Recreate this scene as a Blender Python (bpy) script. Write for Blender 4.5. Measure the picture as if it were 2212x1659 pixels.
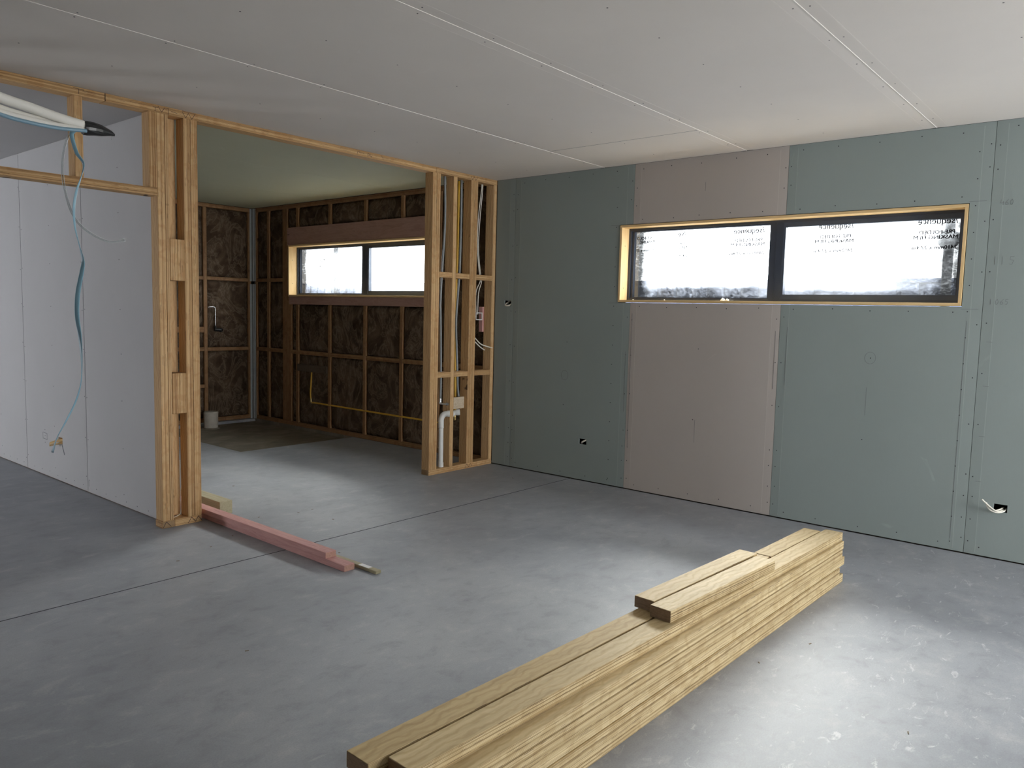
import bpy, bmesh, math, random
from mathutils import Vector, Matrix, noise
random.seed(7)
S = bpy.context.scene
for o in list(bpy.data.objects): bpy.data.objects.remove(o)
COL = S.collection

# ------------------------------------------------------------------ camera
def cam():
    yaw, pitch, roll = math.radians(50.116), math.radians(-5.236), math.radians(1.418)
    f = Vector((math.sin(yaw)*math.cos(pitch), math.cos(yaw)*math.cos(pitch), math.sin(pitch)))
    r = Vector((math.cos(yaw), -math.sin(yaw), 0)); u = r.cross(f)
    c, s = math.cos(roll), math.sin(roll)
    X = c*r + s*u; Y = -s*r + c*u; Z = -f
    m = Matrix(((X.x, Y.x, Z.x, 0), (X.y, Y.y, Z.y, 0), (X.z, Y.z, Z.z, 0), (0, 0, 0, 1)))
    cd = bpy.data.cameras.new('camera'); co = bpy.data.objects.new('camera', cd); COL.objects.link(co)
    co.matrix_world = Matrix.Translation((-5.2779, -4.6348, 1.3807)) @ m
    cd.sensor_width = 36; cd.lens = 36*1672.7/2212; cd.clip_start = .05
    S.camera = co
cam()
# ------------------------------------------------------------------ world, sun, daylight, exposure
W = bpy.data.worlds.new('world'); S.world = W; W.use_nodes = True
def sky():
    nt = W.node_tree; bg = nt.nodes['Background']; bg.inputs[1].default_value = 15.0
    tc = nt.nodes.new('ShaderNodeTexCoord'); sx = nt.nodes.new('ShaderNodeSeparateXYZ'); mr = nt.nodes.new('ShaderNodeMapRange')
    cr = nt.nodes.new('ShaderNodeValToRGB'); nt.links.new(tc.outputs['Generated'], sx.inputs[0]); nt.links.new(sx.outputs['X'], mr.inputs[0])
    mr.inputs[1].default_value = -1; mr.inputs[2].default_value = 1; nt.links.new(mr.outputs[0], cr.inputs[0])
    e = cr.color_ramp.elements; e[0].position = .2; e[0].color = (.90, .94, 1, 1); e[1].position = .8; e[1].color = (.96, .975, 1, 1)
    nt.links.new(cr.outputs[0], bg.inputs[0])
sky()
sd = bpy.data.lights.new('sun', 'SUN'); sd.energy = 25.0; sd.angle = math.radians(36); sd.color = (1, .98, .94)
so = bpy.data.objects.new('sun', sd); COL.objects.link(so)
so.rotation_euler = Vector((-.80, -.31, -.505)).to_track_quat('-Z', 'Y').to_euler()
def portal(name, loc, d, sx, sy):
    """marks an opening the sky shines in through (sampling aid of the renderer, gives off nothing itself)"""
    a = bpy.data.lights.new(name, 'AREA'); a.shape = 'RECTANGLE'; a.size = sx; a.size_y = sy; a.cycles.is_portal = True
    o = bpy.data.objects.new(name, a); COL.objects.link(o); o.location = loc
    o.rotation_euler = Vector(d).to_track_quat('-Z', 'Y').to_euler()
FRONT = (-2.3, -.4, .0, 2.05); SIDE = (-7.4, -6.9, .0, 2.05); LEFT = (3.9, 5.1, .0, 2.05)
portal('sky_window_1', (.11, -2.5, 1.788), (-1, 0, 0), .60, 2.4); portal('sky_window_2', (.11, 2.005, 1.805), (-1, 0, 0), .60, 2.4)
portal('sky_front', (-1.35, -8.05, 1.02), (0, 1, 0), 1.9, 2.05); portal('sky_side', (.05, -7.15, 1.02), (-1, 0, 0), 2.05, .5)
portal('sky_left', (-8.55, 4.5, 1.02), (1, 0, 0), 2.05, 1.2)
V = S.view_settings
S.display_settings.display_device = 'sRGB'
V.view_transform = 'Standard'; V.look = 'None'; V.gamma = 1; V.use_curve_mapping = False; V.exposure = 0.35

# ------------------------------------------------------------------ materials
def new_mat(name):
    m = bpy.data.materials.new(name); m.use_nodes = True; nt = m.node_tree
    for n in list(nt.nodes): nt.nodes.remove(n)
    return m, nt
class N:
    def __init__(s, nt): s.nt = nt
    def n(s, t, **k):
        a = s.nt.nodes.new(t)
        for q, v in k.items():
            if hasattr(a, q): setattr(a, q, v)
            else: a.inputs[q].default_value = v
        return a
    def l(s, a, b): s.nt.links.new(a, b)
    def coord(s, scale=(1, 1, 1), rand=True, space='Object'):
        tc = s.n('ShaderNodeTexCoord'); out = tc.outputs[space]
        mp = s.n('ShaderNodeMapping'); mp.inputs['Scale'].default_value = scale
        if rand:
            oi = s.n('ShaderNodeObjectInfo'); v = s.n('ShaderNodeVectorMath', operation='MULTIPLY')
            cx = s.n('ShaderNodeCombineXYZ')
            for i in range(3): s.l(oi.outputs['Random'], cx.inputs[i])
            s.l(cx.outputs[0], v.inputs[0]); v.inputs[1].default_value = (13.7, 31.1, 57.3)
            ad = s.n('ShaderNodeVectorMath', operation='ADD'); s.l(out, ad.inputs[0]); s.l(v.outputs[0], ad.inputs[1]); out = ad.outputs[0]
        s.l(out, mp.inputs['Vector']); return mp.outputs[0]
    def noise(s, vec, scale=1, detail=3, rough=.5, dist=0):
        a = s.n('ShaderNodeTexNoise'); s.l(vec, a.inputs['Vector'])
        a.inputs['Scale'].default_value = scale; a.inputs['Detail'].default_value = detail
        a.inputs['Roughness'].default_value = rough; a.inputs['Distortion'].default_value = dist
        return a.outputs['Fac']
    def ramp(s, fac, stops):
        r = s.n('ShaderNodeValToRGB'); s.l(fac, r.inputs[0]); e = r.color_ramp.elements
        while len(e) < len(stops): e.new(.5)
        for q, (p, c) in zip(e, stops): q.position = p; q.color = (c, c, c, 1) if not isinstance(c, tuple) else (*c, 1)
        return r.outputs[0]
    def mix(s, f, a, b, mode='MIX'):
        m = s.n('ShaderNodeMix', data_type='RGBA', blend_type=mode)
        for src, i in ((f, 0), (a, 6), (b, 7)):
            if isinstance(src, (int, float)): m.inputs[i].default_value = src
            elif isinstance(src, tuple): m.inputs[i].default_value = (*src, 1)
            else: s.l(src, m.inputs[i])
        return m.outputs[2]
    def out(s, sh): o = s.n('ShaderNodeOutputMaterial'); s.l(sh, o.inputs['Surface']); return o
    def bsdf(s, col, rough=.6, spec=.3, metal=0, bump=None, bstr=.3, bdist=.001):
        b = s.n('ShaderNodeBsdfPrincipled')
        if isinstance(col, tuple): b.inputs['Base Color'].default_value = (*col, 1)
        else: s.l(col, b.inputs['Base Color'])
        if isinstance(rough, (int, float)): b.inputs['Roughness'].default_value = rough
        else: s.l(rough, b.inputs['Roughness'])
        b.inputs['Specular IOR Level'].default_value = spec; b.inputs['Metallic'].default_value = metal
        if bump is not None:
            bp = s.n('ShaderNodeBump'); bp.inputs['Strength'].default_value = bstr; bp.inputs['Distance'].default_value = bdist
            s.l(bump, bp.inputs['Height']); s.l(bp.outputs[0], b.inputs['Normal'])
        s.out(b.outputs[0]); return b

def simple(name, col, rough=.6, spec=.3, metal=0, var=.08, scale=30):
    m, nt = new_mat(name); g = N(nt); f = g.noise(g.coord(), scale, 3)
    lo = tuple(c*(1-var) for c in col); hi = tuple(min(1, c*(1+var)) for c in col)
    g.bsdf(g.mix(f, lo, hi), rough, spec, metal, bump=f, bstr=.1); return m

def lvl(name, light, mid, dark, tone=(.86, 1.0)):
    """laminated veneer: 3.7 mm layers run through the thickness (local z), grain along local x"""
    m, nt = new_mat(name); g = N(nt)
    def math_(op, a, b=None):
        q = g.n('ShaderNodeMath', operation=op)
        for i, v in enumerate((a, b)):
            if v is None: continue
            if isinstance(v, (int, float)): q.inputs[i].default_value = v
            else: g.l(v, q.inputs[i])
        return q.outputs[0]
    tc = g.n('ShaderNodeTexCoord'); sp = g.n('ShaderNodeSeparateXYZ'); g.l(tc.outputs['Object'], sp.inputs[0])
    oi = g.n('ShaderNodeObjectInfo')
    wob = g.noise(g.coord((2.2, 3, 3)), 1, 2, .5)
    zz = math_('ADD', math_('ADD', math_('MULTIPLY', sp.outputs['Z'], 270), .5), math_('MULTIPLY', math_('SUBTRACT', wob, .5), .7))
    idx = math_('FLOOR', zz); fr = math_('FRACT', zz)
    key = math_('ADD', idx, math_('MULTIPLY', oi.outputs['Random'], 517.3))
    wn = g.n('ShaderNodeTexWhiteNoise', noise_dimensions='1D'); g.l(key, wn.inputs['W'])
    cx = g.n('ShaderNodeCombineXYZ'); g.l(math_('MULTIPLY', sp.outputs['X'], 1.6), cx.inputs[0]); g.l(math_('MULTIPLY', sp.outputs['Y'], 5), cx.inputs[1]); g.l(math_('MULTIPLY', key, 3.7), cx.inputs[2])
    along = g.noise(cx.outputs[0], 1, 3, .6, .4)
    v = math_('ADD', math_('MULTIPLY', wn.outputs['Value'], .55), math_('MULTIPLY', along, .5))
    outer = math_('GREATER_THAN', math_('ABSOLUTE', sp.outputs['Z']), .0212)
    v = math_('ADD', math_('MULTIPLY', v, math_('SUBTRACT', 1, math_('MULTIPLY', outer, .65))), math_('MULTIPLY', outer, .40))
    col = g.ramp(v, [(.22, dark), (.44, mid), (.70, light), (.90, tuple(min(1, c*1.08) for c in light))])
    fine = g.noise(g.coord((5, 60, 700)), 1, 3, .65)
    col = g.mix(g.ramp(fine, [(.38, 0.0), (.75, .40)]), col, dark)
    # grain and cathedral figure of the face veneers
    grain = g.noise(g.coord((1.4, 18, 2)), 1, 5, .65, 1.6)
    rings = g.n('ShaderNodeTexWave', wave_type='BANDS', bands_direction='Y'); rings.inputs['Scale'].default_value = 11
    rings.inputs['Distortion'].default_value = 9; rings.inputs['Detail'].default_value = 3; rings.inputs['Detail Scale'].default_value = .8
    g.l(g.coord((1.1, 1, 1)), rings.inputs['Vector'])
    col = g.mix(g.ramp(rings.outputs['Fac'], [(.0, .0), (.5, .0), (1, .30)]), col, mid, 'MULTIPLY')
    col = g.mix(g.ramp(grain, [(.35, 0.0), (.8, .5)]), col, tuple(c*.8 for c in mid))
    # glue lines and open gaps between the veneers (never on the wide faces)
    gl = g.ramp(fr, [(.0, .95), (.12, .85), (.26, 0.0), (.92, 0.0), (1, .8)])
    gn = g.ramp(g.noise(g.coord((3, 5, 90)), 1, 2, .5), [(.35, .25), (.65, 1.0)])
    col = g.mix(g.mix(1.0, gl, gn, 'MULTIPLY'), col, tuple(c*.55 for c in dark))
    sc = g.n('ShaderNodeCombineXYZ'); g.l(math_('MULTIPLY', sp.outputs['X'], 13), sc.inputs[0]); g.l(math_('MULTIPLY', key, 7.1), sc.inputs[2]); g.l(math_('MULTIPLY', sp.outputs['Y'], 10), sc.inputs[1])
    sl = g.ramp(g.noise(sc.outputs[0], 1, 1, .4), [(.63, 0.0), (.67, .9)])
    lim = g.ramp(fr, [(.0, 1.0), (.30, 1.0), (.34, 0.0)])
    col = g.mix(g.mix(1.0, sl, lim, 'MULTIPLY'), col, (.05, .025, .015))
    kn = g.noise(g.coord((11, 24, 9)), 1, 1, .4)
    col = g.mix(g.ramp(kn, [(.815, 0.0), (.85, .75)]), col, (.13, .065, .025))
    tint = g.ramp(oi.outputs['Random'], [(0, tuple(tone[0]*c for c in (1, .98, .95))), (1, (tone[1],)*3)])
    col = g.mix(1.0, col, tint, 'MULTIPLY')
    g.bsdf(col, .62, .25, bump=fine, bstr=.25, bdist=.0008); return m
def pine(name, light, dark, scale=(1.2, 14, 14)):
    m, nt = new_mat(name); g = N(nt)
    a = g.noise(g.coord(scale), 1.5, 4, .6, 2.2); b = g.noise(g.coord((4, 90, 90)), 1, 3, .6)
    col = g.ramp(a, [(.3, dark), (.5, light), (.62, tuple((x+y)/2 for x, y in zip(light, dark))), (.75, light)])
    col = g.mix(g.ramp(b, [(.35, 0.0), (.8, .5)]), col, dark)
    kn = g.noise(g.coord((6, 26, 14)), 1, 1, .4)
    col = g.mix(g.ramp(kn, [(.8, 0.0), (.84, .8)]), col, tuple(c*.25 for c in dark))
    g.bsdf(col, .6, .25, bump=b, bstr=.2); return m
def board(name, col, var=.05):
    m, nt = new_mat(name); g = N(nt)
    f = g.noise(g.coord((1, 1, 1)), 2.2, 4, .6); f2 = g.noise(g.coord((60, 60, 4)), 8, 2)
    c = g.mix(f, tuple(x*(1-var) for x in col), tuple(x*(1+var) for x in col))
    c = g.mix(g.ramp(f2, [(.3, 0.0), (.9, .25)]), c, tuple(x*.88 for x in col))
    sm = g.noise(g.coord((5, 5, 5)), 1, 3, .6, 1)
    c = g.mix(g.ramp(sm, [(.72, 0.0), (.8, .25)]), c, tuple(min(1, x*1.4+.1) for x in col))
    g.bsdf(c, .75, .2, bump=f2, bstr=.05); return m

M = {}
M['end'] = pine('end_grain', (.36, .24, .13), (.24, .15, .075), (9, 9, 60))
M['end_dark'] = pine('end_grain_brown', (.26, .17, .10), (.15, .095, .05), (9, 9, 60))
M['end_pink'] = pine('end_grain_pink', (.55, .33, .26), (.40, .22, .17), (9, 30, 30))
M['lvl'] = lvl('laminated_timber', (.80, .55, .29), (.64, .40, .18), (.30, .15, .06))
M['lvl_pale'] = lvl('pale_laminated_timber', (.72, .585, .35), (.53, .40, .205), (.19, .12, .05), (.93, 1.0))
M['shaded_lvl'] = lvl('shaded_laminated_timber', (.42, .25, .125), (.34, .19, .085), (.22, .11, .05))  # same laminated timber, with the dimness of the wet room put into its colour
M['lintel'] = pine('treated_lintel', (.44, .27, .215), (.33, .18, .145), (2, 9, 9))
M['pink'] = pine('pink_treated_pine', (.66, .37, .335), (.50, .24, .22))
M['pine'] = pine('clear_pine', (.80, .58, .30), (.70, .47, .21))
M['grey_pine'] = pine('greenish_pine', (.50, .45, .30), (.36, .31, .19))
M['ply'] = pine('plywood', (.62, .52, .38), (.42, .33, .22), (5, 9, 9))
M['dark_ply'] = pine('dark_plywood', (.12, .09, .06), (.08, .055, .035), (5, 9, 9))
M['gib_green'] = board('green_plasterboard', (.290, .332, .312))
M['gib_pink'] = board('pinkish_plasterboard', (.485, .44, .40))
M['gib_white'] = board('white_plasterboard', (.53, .515, .51))
M['gib_ceiling'] = board('ceiling_plasterboard', (.74, .69, .635))
M['gib_wet'] = board('green_ceiling_board', (.50, .51, .38))
M['screw'] = simple('dark_screw', (.03, .03, .035), .5, .4)
M['fold'] = simple('paper_edge', (.34, .38, .36), .8, .1)
M['joint'] = simple('pale_paper_joint', (.84, .80, .75), .8, .1)
M['fold_pale'] = simple('paper_edge_pale', (.765, .715, .66), .8, .1)
M['fold_pink'] = simple('paper_edge_pink', (.54, .50, .455), .8, .1)
M['wrap'] = simple('building_wrap', (.02, .02, .022), .8, .1)
M['alu'] = simple('dark_aluminium', (.042, .052, .075), .38, .5, 0, .05)
M['alu_in'] = simple('dark_aluminium_sash', (.06, .075, .105), .35, .5, 0, .05)
M['white_pvc'] = simple('white_pvc', (.74, .74, .70), .35, .5, 0, .04)
M['grey_pipe'] = simple('grey_pipe', (.25, .265, .265), .4, .4)
M['yellow'] = simple('yellow_pipe', (.62, .36, .04), .45, .4)
M['brass'] = simple('brass', (.55, .42, .18), .3, .5, .9)
M['chrome'] = simple('chrome', (.7, .7, .7), .22, .5, .9)
M['steel'] = simple('galvanised_steel', (.42, .45, .45), .5, .5, .25, .15, 14)
M['cable'] = simple('white_cable', (.78, .74, .64), .45, .4)
M['tape'] = simple('black_tape', (.012, .012, .013), .28, .5)
M['blue'] = simple('blue_strap', (.20, .36, .44), .35, .45)
M['bluetop'] = simple('blue_tube', (.20, .33, .42), .35, .45)
M['marker'] = simple('marker_ink', (.07, .05, .05), .7, .1)
M['pencil'] = simple('pencil_line', (.16, .16, .17), .7, .1)
M['sticker'] = simple('white_label', (.92, .92, .92), .5, .3)
M['plaster'] = simple('white_plaster_crumb', (.85, .82, .76), .8, .1, 0, .15)
M['saw'] = simple('grimy_saw_cut', (.035, .035, .04), .9, .1)
M['chip'] = simple('wood_chip', (.25, .2, .14), .8, .1, 0, .3)
M['pipe_out'] = simple('downpipe_paint', (.055, .06, .072), .5, .3)
M['fence'] = simple('blue_grey_fence', (.10, .125, .20), .5, .3)
M['cap'] = simple('grey_plastic_cap', (.47, .44, .38), .7, .2, 0, .2, 20)

def foam():
    m, nt = new_mat('white_foam_sleeve'); g = N(nt)
    w = g.n('ShaderNodeTexWave', wave_type='BANDS', bands_direction='X'); w.inputs['Scale'].default_value = 90
    w.inputs['Distortion'].default_value = .6
    g.l(g.coord(rand=False), w.inputs['Vector'])
    g.bsdf((.80, .78, .72), .55, .3, bump=w.outputs['Fac'], bstr=.12, bdist=.0006); return m
M['foam'] = foam()
def clear():
    m, nt = new_mat('clear_tube_plastic'); g = N(nt)
    t = g.n('ShaderNodeBsdfTransparent'); t.inputs[0].default_value = (.80, .82, .82, 1)
    p = g.n('ShaderNodeBsdfPrincipled'); p.inputs['Base Color'].default_value = (.75, .77, .76, 1); p.inputs['Roughness'].default_value = .15
    x = g.n('ShaderNodeMixShader'); lw = g.n('ShaderNodeLayerWeight'); lw.inputs[0].default_value = .55
    g.l(lw.outputs['Facing'], x.inputs[0]); g.l(t.outputs[0], x.inputs[1]); g.l(p.outputs[0], x.inputs[2]); g.out(x.outputs[0]); return m
M['clear'] = clear()
def glass():
    m, nt = new_mat('window_glass'); g = N(nt)
    t = g.n('ShaderNodeBsdfTransparent'); t.inputs[0].default_value = (.95, .97, .97, 1)
    p = g.n('ShaderNodeBsdfGlossy'); p.inputs['Roughness'].default_value = .02
    x = g.n('ShaderNodeMixShader'); x.inputs[0].default_value = .05
    g.l(t.outputs[0], x.inputs[1]); g.l(p.outputs[0], x.inputs[2]); g.out(x.outputs[0]); return m
M['glass'] = glass()
def film():
    """thin masking film: mostly see-through to the bright sky, creased and folded patches are denser"""
    m, nt = new_mat('masking_film'); g = N(nt)
    uv = g.n('ShaderNodeAttribute', attribute_type='GEOMETRY', attribute_name='folds')
    cr = g.noise(g.coord((1, 5, 9)), 4, 5, .7, 1.5)
    mul = g.n('ShaderNodeMath', operation='MULTIPLY'); g.l(uv.outputs['Fac'], mul.inputs[0])
    r = g.ramp(cr, [(.35, .6), (.6, 1.2)]); g.l(r, mul.inputs[1])
    dens = g.n('ShaderNodeMath', operation='MINIMUM'); g.l(mul.outputs[0], dens.inputs[0]); dens.inputs[1].default_value = 1.1
    pw_ = g.n('ShaderNodeMath', operation='POWER'); pw_.inputs[0].default_value = .028; g.l(dens.outputs[0], pw_.inputs[1])
    t = g.n('ShaderNodeBsdfTransparent'); g.l(g.mix(pw_.outputs[0], (0, 0, 0), (.70, .70, .70)), t.inputs[0])
    tr = g.n('ShaderNodeBsdfTranslucent'); g.l(g.mix(pw_.outputs[0], (.0, .0, .0), (.8, .82, .85)), tr.inputs[0])
    x = g.n('ShaderNodeMixShader'); x.inputs[0].default_value = .14
    g.l(t.outputs[0], x.inputs[1]); g.l(tr.outputs[0], x.inputs[2]); g.out(x.outputs[0]); return m
M['film'] = film()
def ink(name, c, k=.75):
    m, nt = new_mat(name); g = N(nt)
    t = g.n('ShaderNodeBsdfTransparent'); t.inputs[0].default_value = (*c, 1); g.out(t.outputs[0]); return m
M['ink'] = ink('film_print_ink', (.05, .05, .06))
M['ink_dark'] = ink('film_print_ink_dense', (.022, .022, .032))
def concrete():
    m, nt = new_mat('polished_concrete'); g = N(nt)
    c0 = g.coord((1, 1, 1), rand=False)
    a = g.noise(c0, 1.1, 5, .62, .4); b = g.noise(g.coord((6, 8, 5), rand=False), 1, 8, .72, .3); d = g.noise(c0, 180, 2, .5)
    col = g.ramp(a, [(.32, (.275, .292, .318)), (.5, (.330, .348, .374)), (.68, (.380, .396, .416))])
    col = g.mix(g.ramp(b, [(.28, .75), (.49, 0.0)]), col, (.225, .230, .252))
    col = g.mix(g.ramp(b, [(.54, 0.0), (.72, .65)]), col, (.50, .50, .50))
    # trowel marks and scuffs: thin pale scratches
    sc = g.noise(g.coord((3, 34, 5), rand=False), 1, 3, .6, 2.5)
    near = g.noise(g.coord((.45, .45, 1), rand=False), 1.3, 1, .4)
    f = g.ramp(sc, [(.66, 0.0), (.74, .5)]); col = g.mix(g.mix(1.0, f, g.ramp(near, [(.45, .15), (.6, 1.0)]), 'MULTIPLY'), col, (.60, .60, .59))
    vo = g.noise(g.coord((9, 19, 5), rand=False), 1.1, 5, .72, .8)
    f2 = g.ramp(vo, [(.60, 0.0), (.68, .5)])
    tc = g.n('ShaderNodeTexCoord'); sx = g.n('ShaderNodeSeparateXYZ'); g.l(tc.outputs['Object'], sx.inputs[0])
    reg = g.n('ShaderNodeMapRange'); g.l(sx.outputs['Y'], reg.inputs[0]); reg.inputs[1].default_value = -3.0; reg.inputs[2].default_value = -3.8; reg.inputs[3].default_value = .08; reg.inputs[4].default_value = 1
    mm = g.n('ShaderNodeMath', operation='MULTIPLY'); g.l(f2, mm.inputs[0]); g.l(reg.outputs[0], mm.inputs[1])
    col = g.mix(mm.outputs[0], col, (.74, .75, .74))
    col = g.mix(g.ramp(d, [(.3, .25), (.6, 0.0)]), col, (.2, .2, .21))
    rough = g.ramp(b, [(.3, .47), (.7, .54)])
    g.bsdf(col, rough, .42, bump=b, bstr=.02, bdist=.002); return m
M['concrete'] = concrete()
def rawconc():
    m, nt = new_mat('brown_recessed_concrete'); g = N(nt)
    a = g.noise(g.coord((2, 3, 2), rand=False), 1.5, 6, .65, .5)
    g.bsdf(g.ramp(a, [(.3, (.15, .13, .10)), (.5, (.21, .185, .145)), (.7, (.28, .25, .20))]), .8, .15, bump=a, bstr=.1); return m
M['raw'] = rawconc()
def wool():
    m, nt = new_mat('brown_glasswool'); g = N(nt)
    w1 = g.noise(g.coord((1, 1, 1)), 3.0, 5, .6, 1.6); w2 = g.noise(g.coord((1, 1, .7)), 3.6, 4, .55, 2.6); f = g.noise(g.coord((1, 1, 1)), 140, 2)
    col = g.ramp(w1, [(.28, (.034, .021, .013)), (.5, (.086, .057, .036)), (.74, (.175, .125, .083))])
    col = g.mix(g.ramp(w2, [(.47, 0.0), (.53, .32), (.57, .05), (.61, .08), (.66, .40), (.72, 0.0)]), col, (.34, .27, .195))
    col = g.mix(g.ramp(f, [(.4, 0.0), (.7, .3)]), col, (.05, .025, .016))
    g.bsdf(col, .95, .05, bump=w1, bstr=.8, bdist=.02); return m
M['wool'] = wool()

# ------------------------------------------------------------------ object helpers
def link(name, bm, mat, parent=None, mw=None, smooth=False):
    me = bpy.data.meshes.new(name); bmesh.ops.recalc_face_normals(bm, faces=bm.faces); bm.to_mesh(me); bm.free()
    for mt in (mat if isinstance(mat, (list, tuple)) else [mat]): me.materials.append(M[mt] if isinstance(mt, str) else mt)
    if smooth:
        for p in me.polygons: p.use_smooth = True
    o = bpy.data.objects.new(name, me); COL.objects.link(o)
    if mw is not None: o.matrix_world = mw
    if parent is not None:
        o.parent = parent; o.matrix_parent_inverse = pw(parent).inverted()
    return o
def pw(o):
    m = o.matrix_basis.copy()
    if o.parent: m = pw(o.parent) @ o.matrix_parent_inverse @ m
    return m
def empty(name, loc):
    o = bpy.data.objects.new(name, None); o.location = loc; o.empty_display_size = .1; COL.objects.link(o); return o
def tag(o, label, cat, group=None, kind=None):
    o['label'] = label; o['category'] = cat
    if group: o['group'] = group
    if kind: o['kind'] = kind
    return o
def struct(o): o['kind'] = 'structure'; return o
def addbox(bm, x0, x1, y0, y1, z0, z1, mi=0):
    v = [bm.verts.new((x, y, z)) for x in (x0, x1) for y in (y0, y1) for z in (z0, z1)]
    for q in ((0, 1, 3, 2), (4, 6, 7, 5), (0, 4, 5, 1), (2, 3, 7, 6), (0, 2, 6, 4), (1, 5, 7, 3)):
        f = bm.faces.new([v[i] for i in q]); f.material_index = mi
    return v
def timber(name, x0, x1, y0, y1, z0, z1, mat='lvl', parent=None, rz=0, bev=.0022, order=None):
    """a length of sawn timber: local x = length, y = width, z = thickness (so its layers and grain run true)"""
    d = [x1-x0, y1-y0, z1-z0]; idx = order or sorted(range(3), key=lambda i: -d[i])
    L, Wd, T = (d[i] for i in idx)
    bm = bmesh.new(); addbox(bm, -L/2, L/2, -Wd/2, Wd/2, -T/2, T/2)
    bmesh.ops.bevel(bm, geom=bm.edges[:], offset=bev, segments=1, affect='EDGES')
    for f in bm.faces:
        f.normal_update()
        if abs(f.normal.x) > .9: f.material_index = 1
    mat = [mat, {'lvl': 'end', 'lvl_pale': 'end_dark', 'pink': 'end_pink', 'shaded_lvl': 'end_dark', 'lintel': 'end_pink'}.get(mat, mat)]
    ax = [Vector([1 if j == i else 0 for j in range(3)]) for i in idx]
    if ax[0].cross(ax[1]).dot(ax[2]) < 0: ax[2] = -ax[2]
    R = Matrix(((ax[0].x, ax[1].x, ax[2].x), (ax[0].y, ax[1].y, ax[2].y), (ax[0].z, ax[1].z, ax[2].z))).to_4x4()
    mw = Matrix.Translation(((x0+x1)/2, (y0+y1)/2, (z0+z1)/2)) @ Matrix.Rotation(rz, 4, 'Z') @ R
    return link(name, bm, mat, parent, mw)
def tube(name, pts, r, mat, parent=None, seg=10, caps=True, smooth=True, rfun=None, flat=None, res=6):
    """sweep along a smoothed path; flat=(half width, half thickness, twist function) for a ribbon"""
    P = [Vector(p) for p in pts]
    Q = []
    for i in range(len(P)-1):
        a, b = P[i], P[i+1]; p0 = P[i-1] if i else a*2-b; p3 = P[i+2] if i+2 < len(P) else b*2-a
        for k in range(res):
            t = k/res
            Q.append(.5*((2*a)+(b-p0)*t+(2*p0-5*a+4*b-p3)*t*t+(3*a-p0-3*b+p3)*t**3))
    Q.append(P[-1])
    bm = bmesh.new(); rings = []; n = len(Q); up = None
    for i, q in enumerate(Q):
        tg = (Q[min(i+1, n-1)]-Q[max(i-1, 0)]).normalized()
        if up is None: up = Vector((0, 0, 1)) if abs(tg.z) < .9 else Vector((1, 0, 0))
        side = tg.cross(up).normalized(); up = side.cross(tg).normalized(); ring = []
        t = i/(n-1)
        for k in range(seg):
            an = 2*math.pi*k/seg
            if flat:
                w, th, tw = flat; w = w(t) if callable(w) else w
                c, s = math.cos(an)*w, math.sin(an)*th; b = tw(t)
                v = side*(c*math.cos(b)-s*math.sin(b))+up*(c*math.sin(b)+s*math.cos(b))
            else:
                rr = rfun(t) if rfun else r; v = side*math.cos(an)*rr+up*math.sin(an)*rr
            ring.append(bm.verts.new(q+v))
        rings.append(ring)
    for a, b in zip(rings, rings[1:]):
        for k in range(seg): bm.faces.new((a[k], a[(k+1) % seg], b[(k+1) % seg], b[k]))
    if caps: bm.faces.new(rings[0][::-1]); bm.faces.new(rings[-1])
    return link(name, bm, mat, parent, smooth=smooth)
def cyl(bm, p0, p1, r0, r1=None, seg=20, cap=True):
    p0, p1 = Vector(p0), Vector(p1); r1 = r0 if r1 is None else r1; d = (p1-p0).normalized()
    a = d.orthogonal().normalized(); b = d.cross(a)
    A = [bm.verts.new(p0+(a*math.cos(t)+b*math.sin(t))*r0) for t in (2*math.pi*k/seg for k in range(seg))]
    B = [bm.verts.new(p1+(a*math.cos(t)+b*math.sin(t))*r1) for t in (2*math.pi*k/seg for k in range(seg))]
    for k in range(seg): bm.faces.new((A[k], A[(k+1) % seg], B[(k+1) % seg], B[k]))
    if cap: bm.faces.new(A[::-1]); bm.faces.new(B)
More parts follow.
